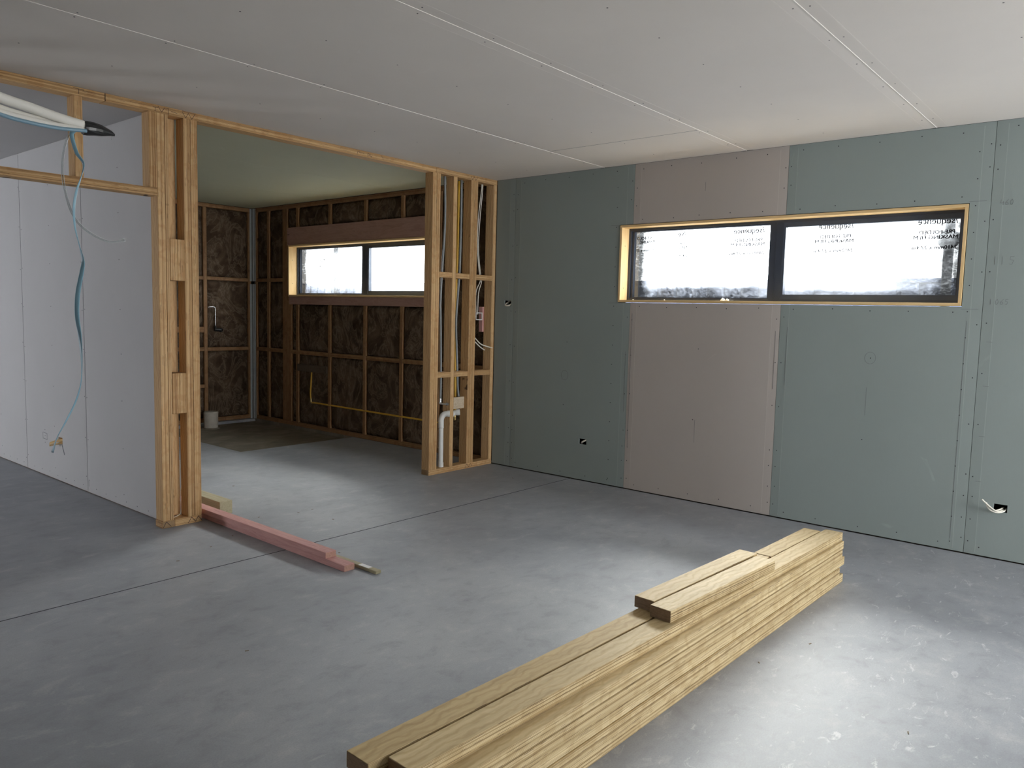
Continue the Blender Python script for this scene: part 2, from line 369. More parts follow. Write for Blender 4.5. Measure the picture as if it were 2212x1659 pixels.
def sheet(name, W_, H_, T, holes, fmap, mat, parent=None, taper=(True, True), marks=True):
    """plasterboard: u across, v along; the long edges are tapered; holes are real cut-outs; fmap(u,v,depth)->world"""
    us = {0, W_}; vs = {0, H_}; tp = .055
    if taper[0]: us |= {tp}
    if taper[1]: us |= {W_-tp}
    for h in holes: us |= {h[0], h[1]}; vs |= {h[2], h[3]}
    us = sorted(us); vs = sorted(vs)
    us = [u for i, u in enumerate(us) if i == 0 or u-us[i-1] > 1e-4]; vs = [v for i, v in enumerate(vs) if i == 0 or v-vs[i-1] > 1e-4]
    def dep(u):
        d = 1
        if taper[0] and u < tp: d = min(d, u/tp)
        if taper[1] and W_-u < tp: d = min(d, (W_-u)/tp)
        return .0016*(1-d)
    def solid(i, j):
        if i < 0 or j < 0 or i >= len(us)-1 or j >= len(vs)-1: return False
        u, v = (us[i]+us[i+1])/2, (vs[j]+vs[j+1])/2
        return not any(h[0] < u < h[1] and h[2] < v < h[3] for h in holes)
    bm = bmesh.new(); F = {}; B = {}
    for i, u in enumerate(us):
        for j, v in enumerate(vs):
            F[i, j] = bm.verts.new(fmap(u, v, dep(u))); B[i, j] = bm.verts.new(fmap(u, v, T))
    for i in range(len(us)-1):
        for j in range(len(vs)-1):
            if not solid(i, j): continue
            bm.faces.new((F[i, j], F[i+1, j], F[i+1, j+1], F[i, j+1])); bm.faces.new((B[i, j], B[i, j+1], B[i+1, j+1], B[i+1, j]))
            for di, dj, a, b in ((-1, 0, (i, j), (i, j+1)), (1, 0, (i+1, j+1), (i+1, j)), (0, -1, (i+1, j), (i, j)), (0, 1, (i, j+1), (i+1, j+1))):
                if not solid(i+di, j+dj): bm.faces.new((F[a], F[b], B[b], B[a]))
    for v in [v for v in bm.verts if not v.link_faces]: bm.verts.remove(v)
    return link(name, bm, mat, parent)

SCREW = None
def screw(parent, loc, d):
    """one screw head lying in the board face, facing d"""
    global SCREW
    if SCREW is None:
        bm = bmesh.new(); cyl(bm, (0, 0, -.002), (0, 0, .0006), .0042, .0036, 8)
        SCREW = bpy.data.meshes.new('screw'); bm.to_mesh(SCREW); bm.free(); SCREW.materials.append(M['screw'])
    o = bpy.data.objects.new('screw', SCREW); COL.objects.link(o)
    mw = Matrix.Translation(loc) @ Vector(d).to_track_quat('Z', 'Y').to_matrix().to_4x4()
    o.matrix_world = mw; o.parent = parent; o.matrix_parent_inverse = pw(parent).inverted(); return o
def strip(name, parent, a, b, w, n, mat, lift=.0005):
    """thin drawn line from a to b on a face with normal n"""
    a, b, n = Vector(a), Vector(b), Vector(n); s = (b-a).normalized().cross(n)*w/2; bm = bmesh.new()
    lo = [bm.verts.new(p-n*.0002) for p in (a-s, b-s, b+s, a+s)]; hi = [bm.verts.new(v.co+n*(lift+.0002)) for v in lo]
    bm.faces.new(lo[::-1]); bm.faces.new(hi)
    for k in range(4): bm.faces.new((lo[k], lo[(k+1) % 4], hi[(k+1) % 4], hi[k]))
    return link(name, bm, mat, parent)
def strokes(name, parent, lines, w, fm, mat, n=(0, -1, 0)):
    """pen strokes: lines = lists of (u,v); fm maps to world"""
    bm = bmesh.new(); n = Vector(n)
    for ln in lines:
        for (u0, v0), (u1, v1) in zip(ln, ln[1:]):
            a, b = Vector(fm(u0, v0)), Vector(fm(u1, v1)); s = (b-a).normalized().cross(n)*w/2; e = (b-a).normalized()*w/2
            q = [bm.verts.new(p+n*.0006) for p in (a-s-e, b-s+e, b+s+e, a+s-e)]; r = [bm.verts.new(v.co-n*.001) for v in q]
            bm.faces.new(q); bm.faces.new(r[::-1])
            for k in range(4): bm.faces.new((r[k], r[(k+1) % 4], q[(k+1) % 4], q[k]))
    return link(name, bm, mat, parent)

HC = 2.55; HW = 2.565      # ceiling heights of the main room and the wet room

# ------------------------------------------------------------------ floor
def floor():
    bm = bmesh.new(); g = .0100
    X0, X1 = -8.6, .01; cut = -.885
    addbox(bm, X0, X1, -8.1, cut-g/2, -.1, 0)
    addbox(bm, X0, X1, cut+g/2, 2.0, -.1, 0)
    addbox(bm, X0, -1.34, 2.0, 7.0, -.1, 0)
    addbox(bm, X0, X1, cut-g/2, cut+g/2, -.1, -.045)
    addbox(bm, -1.34, X1, 3.92, 7.0, -.1, -.004)
    o = struct(link('floor', bm, 'concrete'))
    bm = bmesh.new(); addbox(bm, X0, X1, cut-.0050, cut+.0050, -.02, -.0008); link('saw_cut', bm, 'saw', o)
    bm = bmesh.new(); addbox(bm, -1.34, X1, 2.0, 3.92, -.1, -.034)
    p = link('shower_recess', bm, 'raw', o); p['label'] = 'browner lowered concrete in the corner of the wet room'
    bm = bmesh.new(); addbox(bm, .0, .14, -8.1, 4.2, -.1, 0); link('slab_edge', bm, 'raw', o)
    return o
FL = floor()

# ------------------------------------------------------------------ ceilings
CE = bmesh.new(); addbox(CE, -8.6, .15, -8.1, 7.0, 2.60, 2.66); CE = struct(link('ceiling', CE, 'wrap'))
def cmap(x0, y0, z): return lambda u, v, d: (x0+v, y0+u, z+d)
ys = [0.045, -1.13, -2.31, -3.50, -4.70, -5.90, -7.10, -8.1]
for i, (a, b) in enumerate(zip(ys, ys[1:])):
    splits = [-8.6, -4.3, -.735, .0] if i == 1 else [-8.6, -3.9 if i == 3 else -6.0, 0.0]
    for x0, x1 in zip(splits, splits[1:]):
        g = .0011
        s = sheet('plasterboard_sheet', a-b-2*g, x1-x0-2*g, .013, [], cmap(x0+g, b+g, HC), 'gib_ceiling', CE, (True, i > 0))
        if i < 5:
            k = 0; x = -.24
            while x > -6.2:
                if x0+.03 < x < x1-.03:
                    if i > 0: screw(s, (x+random.uniform(-.02, .02), a-.03, HC+.0007), (0, 0, -1))
                    screw(s, (x+random.uniform(-.02, .02), b+.03, HC+.0007), (0, 0, -1))
                    screw(s, (x+random.uniform(-.02, .02), (a+b)/2+random.uniform(-.01, .01), HC), (0, 0, -1))
                x -= .41
# pale paper showing in the joints
for y in ys[1:5]: link('board_joint', (lambda b: (addbox(b, -8.5, -.002, y-.0018, y+.0018, HC-.0004, HC+.010), b)[1])(bmesh.new()), 'joint', CE)
for y in ys[2:4]:
    for dy in (-.062, .062): strip('paper_fold', CE, (-8.4, y+dy, HC), (-.01, y+dy, HC), .005, (0, 0, -1), 'fold_pale', .0002)
strip('board_joint', CE, (-.735, -1.14, HC), (-.735, -2.30, HC), .004, (0, 0, -1), 'pencil')
# wet room and left room ceilings
for y0, y1 in ((.092, 1.29), (1.29, 2.49), (2.49, 3.97)):
    sheet('plasterboard_sheet', y1-y0-.002, 2.88, .013, [], cmap(-2.885, y0+.001, HW), 'gib_wet', CE, (True, True))
for y0, y1 in ((.092, 1.29), (1.29, 2.49), (2.49, 3.69), (3.69, 4.89), (4.89, 6.9)):
    sheet('plasterboard_sheet', y1-y0-.002, 5.5135, .013, [], cmap(-8.5, y0+.001, HC), 'gib_white', CE, (True, True))

# ------------------------------------------------------------------ right wall (plasterboard) and outer wrap
W1 = (-3.700, -1.300, 1.488, 2.088)    # big window liner, outside edges
W2 = (.805, 3.205, 1.510, 2.098)
def rmap(y0): return lambda u, v, d: (d, y0+u, .008+v)
WR = sheet('wall_right', 12.3, 2.62, .012, [(W1[0]+8.1, W1[1]+8.1, W1[2], W1[3]), (W2[0]+8.1, W2[1]+8.1, W2[2], W2[3]), (SIDE[0]+8.1, SIDE[1]+8.1, .021, SIDE[3])],
           lambda u, v, d: (.103+d, -8.1+u, v-.02), 'wrap', None, (False, False)); struct(WR)
sheets = [(-.216, -.002, 'gib_green'), (-1.412, -.216, 'gib_green'), (-2.612, -1.412, 'gib_pink'), (-3.812, -2.612, 'gib_green'),
          (-5.012, -3.812, 'gib_green'), (-6.212, -5.012, 'gib_green'), (-6.89, -6.212, 'gib_green'), (-8.0, -7.41, 'gib_green')]
cut = [(-.190, -.114, 1.441, 1.490), (-1.043, -.969, .306, .353), (-4.018, -3.949, .288, .333)]
for a, b, m in sheets:
    g = .0012; W_ = b-a-2*g; y0 = a+g; hs = []
    for h in cut + [(W1[0]-.004, W1[1]+.004, W1[2]-.004, W1[3]+.004)]:
        u0, u1 = max(0, h[0]-y0), min(W_, h[1]-y0)
        if u1 > u0+.001: hs.append((u0, u1, h[2]-.008, h[3]-.008))
    s = sheet('plasterboard_sheet', W_, HC-.0092, .010, hs, rmap(y0), m, WR, (True, b < -.1))
    s['label'] = {'gib_green': 'green moisture-resistant plasterboard sheet', 'gib_pink': 'pinkish grey plasterboard sheet'}[m]
    def okp(y, z): return not (W1[0]-.012 < y < W1[1]+.012 and W1[2]-.012 < z < W1[3]+.012)
    if b < -5.5: continue
    for e in (a+.022, b-.022):
        z = .09
        while z < 2.5:
            if okp(e, z): screw(s, (.0010, e+random.uniform(-.004, .004), z+random.uniform(-.01, .01)), (-1, 0, 0))
            z += random.choice((.29, .3, .31)) if .4 < z < 2.1 else .13
    y = a+.15
    while y < b-.08:
        for z in (.05, 2.505, 1.455 if W1[0] < y < W1[1] else None, 2.125 if W1[0] < y < W1[1] else None):
            if z: screw(s, (0, y+random.uniform(-.02, .02), z+random.uniform(-.006, .006)), (-1, 0, 0))
        y += .24
    # paper folds beside each tapered edge
    for e, w in ((a+.060, .005), (b-.060, .004)):
        if b > -.1 and e > -.1: continue
        segs = [(.02, 2.53)] if okp(e, 1.8) else [(.02, W1[2]-.006), (W1[3]+.006, 2.53)]
        for z0, z1 in segs: strip('paper_fold', s, (0, e, z0), (0, e, z1), w, (-1, 0, 0), 'fold_pink' if m == 'gib_pink' else 'fold', .0002)
    for yy, zz in (((a+b)/2, 1.15), ((a+b)/2+.02, .62)):
        if b-a > 1 and okp(yy, zz): screw(s, (0, yy, zz), (-1, 0, 0))
# extra screws down the trimmer studs either side of the big window
SH = [c for c in WR.children if c.name.startswith('plasterboard')]
for z in [.06+i*.155 for i in range(16)]:
    if not (1.42 < z < 2.14) : screw(SH[3], (0, -3.735, z), (-1, 0, 0)); screw(SH[1], (0, -1.262, z), (-1, 0, 0))
    else: screw(SH[3], (0, -3.735, z), (-1, 0, 0)); screw(SH[1], (0, -1.262, z), (-1, 0, 0))
# pencil marks on the right wall
def circ(cy, cz, r, n=18): return [(cy+r*math.cos(t), cz+r*1.15*math.sin(t)) for t in [2*math.pi*k/n for k in range(n+1)]]
wm = lambda u, v: (0, u, v)
strokes('pencil_marks', SH[3], [circ(-3.21, 1.15, .033), [(-3.20, .96), (-3.20, .78)], [(-3.735, 1.40), (-3.735, .08)], [(-3.70, 1.470), (-3.79, 1.470)], [(-3.70, 2.10), (-3.79, 2.10)], [(-2.665, 1.33), (-2.665, .93)]], .0016, wm, 'pencil', (-1, 0, 0))
strokes('pencil_marks', SH[1], [circ(-.80, .87, .035), [(-1.295, 1.48), (-1.21, 1.48)], [(-1.295, 2.09), (-1.21, 2.09)], [(-1.388, 1.1), (-1.388, .62)]], .0016, wm, 'pencil', (-1, 0, 0))
strokes('pencil_marks', SH[2], [[(-2.01, 2.36), (-2.01, 2.30)], [(-2.01, .62), (-2.01, .45)], [(-1.435, 1.4), (-1.435, .35)], [(-2.585, 1.3), (-2.585, .9)]], .0016, wm, 'pencil', (-1, 0, 0))
def digits(t, y, z, h, parent):
    seg = {'1': [[(0, 0), (0, 1)]], '4': [[(.1, 1), (0, .4), (.6, .4)], [(.45, .7), (.45, 0)]], '6': [[(.5, 1), (0, .4), (.1, 0), (.5, .1), (.4, .5), (.1, .4)]], '0': [[(.1, 0), (0, .6), (.3, 1), (.5, .5), (.3, 0), (.1, 0)]],
           '5': [[(.5, 1), (.1, 1), (.05, .6), (.45, .5), (.3, 0), (0, .05)]], '2': [[(0, .9), (.3, 1), (.45, .7), (0, 0), (.5, 0)]]}
    L = []
    for i, c in enumerate(t):
        for s in seg[c]: L.append([(y-h*(.8*i+p), z+h*q) for p, q in s])
    strokes('pencil_number', parent, L, .0014, wm, 'pencil', (-1, 0, 0))
digits('460', -3.86, 2.07, .030, SH[4]); digits('115', -3.855, 1.73, .045, SH[4]); digits('1065', -3.85, 1.50, .030, SH[4])
for z in (1.28, 1.02, .72, .45): strip('pencil_mark', SH[4], (0, -3.845, z), (0, -3.875, z), .0015, (-1, 0, 0), 'pencil')

# studs behind the board (seen through the socket cut-outs and the front corner)
bm = bmesh.new()
for y in (-.35, -1.1, -4.10, -4.5): addbox(bm, .011, .101, y-.022, y+.022, .045, 2.5)
link('hidden_studs', bm, 'shaded_lvl', WR)

# ------------------------------------------------------------------ windows
def cut_uv(): pass
def window(name, y0, y1, z0, z1, ymull, fixed_left, label):
    """y1 is the end that shows on the left in the photograph"""
    root = struct(empty(name, (.05, (y0+y1)/2, z0)))
    t = .018; a, b = -.006, .102
    f = .0
    # timber liner: four boards
    timber('window_liner', a, b, y0, y1, z0, z0+t, 'pine', root, bev=.001)
    timber('window_liner', a, b, y0, y1, z1-t, z1, 'pine', root, bev=.001)
    timber('window_liner', a, b, y0, y0+t, z0+t, z1-t, 'pine', root, bev=.001)
    timber('window_liner', a, b, y1-t, y1, z0+t, z1-t, 'pine', root, bev=.001)
    Y0, Y1, Z0, Z1 = y0+t, y1-t, z0+t, z1-t
    # aluminium outer frame with a stepped profile
    bm = bmesh.new()
    def ring(x0, x1, ya, yb, za, zb, w, wt=None, wb=None):
        wt = w if wt is None else wt; wb = w if wb is None else wb
        addbox(bm, x0, x1, ya, yb, za, za+wb); addbox(bm, x0, x1, ya, yb, zb-wt, zb)
        addbox(bm, x0, x1, ya, ya+w, za+wb, zb-wt); addbox(bm, x0, x1, yb-w, yb, za+wb, zb-wt)
    ring(.1025, .150, y0+.002, y1-.002, z0+.002, z1-.002, .034)
    ring(.118, .150, Y0+.014, Y1-.014, Z0+.014, Z1-.014, .026, .012, .010)
    addbox(bm, .104, .150, ymull-.048, ymull+.046, Z0+.012, Z1-.012)
    addbox(bm, .1015, .104, ymull-.002, ymull+.002, Z0+.012, Z1-.012)
    fr = link('window_frame', bm, 'alu', root)
    # opening sash (the pane shown on the right)
    bm = bmesh.new(); ring(.108, .146, Y0+.014, ymull-.046, Z0+.014, Z1-.014, .018, .036, .036)
    link('window_sash', bm, 'alu_in', root)
    pr = (Y0+.030, ymull-.062, Z0+.048, Z1-.048); pl = (ymull+.046, Y1-.040, Z0+.022, Z1-.022)
    for q in (pl, pr):
        bm = bmesh.new(); addbox(bm, .130, .134, q[0]-.004, q[1]+.004, q[2]-.004, q[3]+.004); link('glass_pane', bm, 'glass', root)
    return root, pl, pr
random.seed(11)
WN1, L1, R1 = window('window_1', W1[0], W1[1], W1[2], W1[3], -2.513, True, '')
WN2, L2, R2 = window('window_2', W2[0], W2[1], W2[2], W2[3], 1.955, True, '')
for n, (yy, zz) in enumerate(((-1.3175, 1.93), (-1.3175, 1.60))): screw(WN1, (.045, yy, zz), (0, -1, 0))
for zz in (1.93, 1.66): screw(WN2, (.045, W2[1]-.018, zz), (0, -1, 0))

def filmsheet(name, q, dens, parent, x=.162, nu=70, nv=26, amp=.003):
    """masking film taped over the outside of a pane, slightly creased; 'folds' = how many folds lie on each other"""
    bm = bmesh.new(); g = {}
    y0, y1, z0, z1 = q[0]-.02, q[1]+.02, q[2]-.02, q[3]+.02; D = []
    for i in range(nu+1):
        for j in range(nv+1):
            y = y0+(y1-y0)*i/nu; z = z0+(z1-z0)*j/nv
            g[i, j] = bm.verts.new((x+amp*noise.noise(Vector((y*7, z*9, 1.3)))+.6*amp*noise.noise(Vector((y*25, z*31, 4.3))), y, z))
            D.append(max(0, min(1.2, dens(y, z))))
    for i in range(nu):
        for j in range(nv): bm.faces.new((g[i, j], g[i+1, j], g[i+1, j+1], g[i, j+1]))
    o = link(name, bm, 'film', parent, smooth=True)
    at = o.data.attributes.new('folds', 'FLOAT', 'POINT'); at.data.foreach_set('value', D)
    return o
def sm(a, b, x): t = max(0, min(1, (x-a)/(b-a))); return t*t*(3-2*t)
nz = lambda y, z, s, o=0: noise.noise(Vector((y*s, z*s, o)))
def d1l(y, z):   # left pane of the big window: dark gathered film down its left edge, folds along the foot
    e = L1[1]-y+.014*nz(y, z, 14); d = .75*(1-sm(.035, .075, e))+.5*(1-sm(.05, .15, e))
    f = z+.02*nz(y, z, 6, 2); k = .55+.45*sm(-1.95, -1.75, y)-.30*sm(-2.1, -2.3, y)
    d += .62*(1-sm(1.585, 1.620, f))*(.75+.5*nz(y, z, 8, 3)) + .45*(1-sm(1.53, 1.545, f))
    for c, w in ((-1.86, .25), (-1.82, .05), (-1.90, -.3), (-1.84, -.9), (-1.80, .9), (-1.60, .8), (-1.70, .7), (-2.10, -2.4), (-2.06, -2.0)):
        if z < 1.66: d += .45*max(0, 1-abs(y-(c+w*(z-1.52)))/.007)*(1-sm(1.55, 1.66, z))
    d -= .8*max(0, 1-abs(y+1.845+.3*(z-1.53))/.02)*(1-sm(1.5, 1.62, z))
    d += .55*(1-sm(.0, .022, L1[3]-z+.014*nz(y, z, 22, 8)))
    return d
def d1r(y, z):   # right pane: folds at the right edge, faintly denser film along the foot
    e = y-R1[0]; d = .55*(1-sm(.015, .05, e+.02*nz(y, z, 8)))+.30*(1-sm(.10, .16, e+.02*nz(y, z, 10)))+.35*nz(y*.6, z, 30, 2)*(1-sm(.08, .14, e))
    d += .30*(1-sm(1.60, 1.74, z-.22*(1-sm(.0, .45, e))+.02*nz(y, z, 6)))*(1-sm(.15, .6, e))
    d += +.42*(1-sm(1.575, 1.605, z+.02*nz(y*.4, z, 9)))*(.8+.5*nz(y, z*3, 7, 4))
    return d
def d2l(y, z):
    e = L2[1]-y+.03*nz(y*.3, z, 6); d = .9*(1-sm(.03, .07, e))+.25*(1-sm(.07, .3, e))+.14*nz(y, z, 5)+.08
    return d+.25*(1-sm(1.56, 1.64, z+.02*nz(y, z, 8)))+.2*sm(1.96, 2.03, z)*(1+nz(y, z, 9, 3))
def d2r(y, z): return .02
F1 = filmsheet('masking_film', L1, d1l, WN1); F2 = filmsheet('masking_film', R1, d1r, WN1)
F3 = filmsheet('masking_film', L2, d2l, WN2); F4 = filmsheet('masking_film', R2, d2r, WN2)

def print_text(body, ya, yb, z, h, parent, x=.1535, mat='ink', shear=0, name='film_print', zmax=None):
    """lettering printed on the outside of the film, so it reads backwards from the room; ya<yb span it"""
    cu = bpy.data.curves.new('t', 'FONT'); cu.body = body; cu.resolution_u = 4; cu.size = 1; cu.shear = shear; cu.offset = 0
    to = bpy.data.objects.new('t', cu); COL.objects.link(to)
    bpy.context.view_layer.update(); dg = bpy.context.evaluated_depsgraph_get()
    me = bpy.data.meshes.new_from_object(to.evaluated_get(dg)); bpy.data.objects.remove(to)
    xs = [v.co.x for v in me.vertices]; zs = [v.co.y for v in me.vertices]; x0, x1 = min(xs), max(xs)
    for v in me.vertices:
        u = (v.co.x-x0)/(x1-x0); v.co = Vector((x, ya+(yb-ya)*u, z+v.co.y/.72*h))
    if zmax is not None:
        bm = bmesh.new(); bm.from_mesh(me)
        bmesh.ops.bisect_plane(bm, geom=bm.verts[:]+bm.edges[:]+bm.faces[:], plane_co=(0, 0, zmax), plane_no=(0, 0, 1), clear_outer=True)
        bm.to_mesh(me); bm.free()
    bm = bmesh.new()          # a bold face: the outline laid down four times, a hair apart
    for dy, dz, dx in ((0, 0, 0), (.0013, .0006, .0003), (-.0013, -.0006, .0006), (0, .0014, .0009)):
        me2 = me.copy(); me2.transform(Matrix.Translation((dx, dy, dz))); bm.from_mesh(me2); bpy.data.meshes.remove(me2)
    bm.to_mesh(me); bm.free()
    me.materials.clear(); me.materials.append(M[mat]); me.name = name
    o = bpy.data.objects.new(name, me); COL.objects.link(o); o.parent = parent; o.matrix_parent_inverse = pw(parent).inverted(); return o
zt = R1[3]+.004
for P_, yo, full, mt in ((F2, (-3.626, -3.374), 1, 'ink_dark'), (F2, (-3.015, -2.760), 1, 'ink'), (F1, (-2.410, -2.150), 1, 'ink')):
    a, b = yo; w = b-a
    print_text('MASKING FILM', a+.0, a+w*.98, 1.905, .024, P_, mat=mt)
    print_text('PRE-FOLDED', a+.07*w, a+w*.86, 1.936, .024, P_, mat=mt)
    print_text('2410mm x 27.4m', a, b, 1.843, .022, P_, mat=mt)
    print_text('/sequence', a+.02*w, a+.90*w, 1.998, .040, P_, mat=mt, zmax=(L1[3] if P_ is F1 else zt))
print_text('MAS', -1.804, -1.735, 1.902, .022, F1); print_text('PR', -1.779, -1.740, 1.932, .022, F1)
print_text('2410', -1.811, -1.728, 1.842, .018, F1); print_text('/se', -1.790, -1.725, 2.000, .036, F1, zmax=L1[3])
print_text('MASKING', -1.526, -1.384, 1.955, .024, F1, mat='ink_dark'); print_text('PRE-FOLD', -1.504, -1.361, 1.985, .024, F1, mat='ink_dark')
print_text('1810mm x 27', -1.528, -1.358, 1.892, .022, F1, mat='ink_dark')
print_text('MASKING', 2.72, 2.88, 1.905, .045, F3, mat='ink'); print_text('27.4m', 2.72, 2.86, 1.85, .02, F3, mat='ink')

# ------------------------------------------------------------------ outside: fence and downpipes
for nm, y, lab in (('downpipe', -3.530, 'grey downpipe outside the big window, behind its right pane'), ('downpipe', 2.868, 'grey downpipe outside the small window, behind its left pane')):
    rt = empty(nm, (.42, y, -.2)); tag(rt, lab, 'downpipe')
    bm = bmesh.new(); cyl(bm, (.42, y, -.2), (.42, y, 2.9), .030 if y < 0 else .026, None, 20); link('pipe', bm, 'pipe_out', rt, smooth=False)
    bm = bmesh.new(); cyl(bm, (.385, y, 1.925), (.405, y, 1.925), .062, .066, 28)
    cyl(bm, (.36, y, 1.925), (.386, y, 1.925), .012, .012, 10); link('bracket', bm, 'pipe_out', rt)
FN = empty('boundary_fence', (3, 0, -.2)); tag(FN, 'blue-grey boundary fence outside, just topping the small window sill', 'fence')
bm = bmesh.new(); y = -9
while y < 9.5: addbox(bm, 3.0, 3.02, y, y+.14, -.2, 1.78); addbox(bm, 3.02, 3.03, y+.14, y+.2, -.2, 1.78); y += .2
link('fence_panel', bm, 'fence', FN)
bm = bmesh.new(); addbox(bm, 2.985, 3.04, -9, 9.5, 1.77, 1.81); link('fence_rail', bm, 'fence', FN)
bm = bmesh.new(); addbox(bm, .145, 30, -30, 30, -.3, -.2); gr = link('ground', bm, 'raw'); struct(gr)

# ------------------------------------------------------------------ wet room: window wall frame and back wall frame
x0, x1 = .011, .101
WF = tag(empty('timber_wall_frame', (.05, 2, 0)), 'shade-darkened timber stud frame round the small window, at the far end of the wet room', 'wall frame')
BF = 'shaded_lvl'
timber('bottom_plate', x0, x1, .095, 3.98, .0, .045, BF, WF)
timber('top_plate', x0, x1, .095, 3.98, HW-.045, HW, BF, WF)
def ws(ya, yb, z0=.045, z1=HW-.045, n='stud', par=WF): return timber(n, x0, x1, ya, yb, z0, z1, BF, par)
ws(3.885, 3.93); ws(3.618, 3.663); ws(3.293, 3.338); ws(3.248, 3.293); ws(3.206, 3.248, .045, 2.098, 'trimmer_stud'); ws(3.163, 3.2055, .045, 1.418, 'trimmer_stud')
colsy = [(3.026, 3.071), (2.423, 2.468), (1.816, 1.861), (1.241, 1.286)]
for a, b in colsy: ws(a, b, .045, 1.418, 'cripple_stud'); ws(a, b, 2.300, HW-.045, 'cripple_stud')
ws(.759, .804, .045, 2.098, 'trimmer_stud'); ws(.714, .759); ws(.36, .405); ws(.10, .145)
l = timber('window_lintel', .009, .099, .759, 3.2475, 2.099, 2.299, 'lintel', WF, order=(1, 2, 0)); l['label'] = 'reddish brown lintel board over the small window'
l = timber('sill_trimmer', .009, .099, .8045, 3.2055, 1.419, 1.509, 'lintel', WF, order=(1, 2, 0)); l['label'] = 'reddish brown sill board under the small window'
NZ = (.845, .889); NU = (1.680, 1.722)
def nogs(bays, z, par=WF, n='nog'):
    for a, b in bays: timber(n, x0, x1, a, b, z[0], z[1], BF, par)
lowbays = [(3.071, 3.163), (2.468, 3.026), (1.861, 2.423), (1.286, 1.816), (.804, 1.241), (.405, .714), (.145, .36)]
nogs(lowbays, NZ); nogs([(3.663, 3.885), (3.338, 3.618)], NZ); nogs([(3.663, 3.885), (3.338, 3.618), (.405, .714), (.145, .36)], NU)
# back wall frame
WB = struct(link('wall_back', (lambda b: (addbox(b, -3.0, .10, 4.085, 4.12, -.05, 2.6), b)[1])(bmesh.new()), 'wrap'))
BWF = tag(empty('timber_wall_frame', (-1.4, 4.03, 0)), 'shade-darkened timber stud frame of the back wall, left of the steel corner strip', 'wall frame')
def bs(xa, xb, za=.045, zb=HW-.045, n='stud'): return timber(n, xa, xb, 3.985, 4.075, za, zb, BF, BWF)
timber('bottom_plate', -2.88, .0, 3.985, 4.075, 0, .045, BF, BWF); timber('top_plate', -2.88, .0, 3.985, 4.075, HW-.045, HW, BF, BWF)
bx = [(-.045, -.002), (-.622, -.577), (-1.222, -1.177), (-1.822, -1.777), (-2.422, -2.377)]
for a, b in bx: bs(a, b)
bbays = [(-.577, -.045), (-1.177, -.622), (-1.777, -1.222), (-2.377, -1.822)]
for a, b in bbays:
    bs(a, b, *NU, 'nog'); bs(a, b, *NZ, 'nog')
bs(-1.177, -.622, 1.065, 1.13, 'nog'); bs(-1.177, -.622, .41, .45, 'nog')

# insulation batts: one thing per bay
def batt(plane, a, b, z0, z1, lab, sag=.02):
    nu = max(6, int((b-a)*36)); nv = max(6, int((z1-z0)*30)); bm = bmesh.new(); F = {}; o = random.uniform(0, 99)
    for i in range(nu+1):
        for j in range(nv+1):
            u, v = i/nu, j/nv; e = min(u*(b-a), (1-u)*(b-a), v*(z1-z0), (1-v)*(z1-z0)); k = sm(0, .05, e)
            d = .018*(1-k)-.004*k+.012*nz(u*(b-a), v*(z1-z0), 9, o)*k+.006*nz(u*(b-a), v*(z1-z0), 30, o)
            wob = .008*nz(v*(z1-z0), 0, 12, o+(i > nu/2)*7) if i in (0, nu) else 0
            uu = a+.001+(b-a-.002)*u; zz = z0+.001+(z1-z0-.002)*v
            uu += (abs(wob) if i == 0 else -abs(wob)); d = max(d, -.001)+.006
            F[i, j] = bm.verts.new((.011+d, uu, zz) if plane == 'x' else (uu, 3.985+d, zz))
    for i in range(nu):
        for j in range(nv): bm.faces.new((F[i, j], F[i+1, j], F[i+1, j+1], F[i, j+1]))
    # body
    bk = [((.098, a+.003, z0+.001) if plane == 'x' else (a+.003, 4.07, z0+.001)), ((.098, b-.003, z0+.001) if plane == 'x' else (b-.003, 4.07, z0+.001)),
          ((.098, b-.003, z1-.001) if plane == 'x' else (b-.003, 4.07, z1-.001)), ((.098, a+.003, z1-.001) if plane == 'x' else (a+.003, 4.07, z1-.001))]
    B = [bm.verts.new(p) for p in bk]; bm.faces.new(B)
    bot = [F[i, 0] for i in range(nu+1)]; top = [F[i, nv] for i in range(nu+1)]; lf = [F[0, j] for j in range(nv+1)]; rt = [F[nu, j] for j in range(nv+1)]
    bm.faces.new(bot+[B[1], B[0]]); bm.faces.new(top+[B[2], B[3]]); bm.faces.new(lf+[B[3], B[0]]); bm.faces.new(rt+[B[2], B[1]])
    return tag(link('insulation_batt', bm, 'wool', smooth=True), lab, 'insulation', 'brown insulation batts between the studs')
random.seed(5)
zlow, zmid, zup = (.046, .844), (.890, 1.679), (1.723, HW-.046)
rown = {'l': 'below the lower nog', 'm': 'between the two nogs', 'u': 'above the upper nog'}
bn = ['in back wall bay beside the steel corner','in back wall, second bay from the steel corner','in back wall, third bay from the steel corner','in back wall, fourth bay from the steel corner']
for (a, b), t in zip(bbays, bn):
    for zz, r in ((zlow, 'l'), (zmid, 'm'), (zup, 'u')):
        if t == bn[1] and r == 'l':
            batt('y', a, b, .046, .409, 'brown batt low '+t+', lowest piece'); batt('y', a, b, .451, .844, 'brown batt '+t+', under its middle nog'); continue
        if t == bn[1] and r == 'm':
            batt('y', a, b, .890, 1.064, 'narrow brown batt '+t+', over the middle nog'); batt('y', a, b, 1.131, 1.679, 'brown batt '+t+', under the upper nog'); continue
        batt('y', a, b, zz[0], zz[1], 'brown wool batt '+t+', '+rown[r])
for (a, b), t in (((3.663, 3.885), 'in narrow window-wall bay nearest steel corner'), ((3.338, 3.618), 'in window-wall bay left of the thick studs')):
    for zz, r in ((zlow, 'l'), (zmid, 'm'), (zup, 'u')): batt('x', a, b, zz[0], zz[1], 'brown wool batt '+t+', '+rown[r])
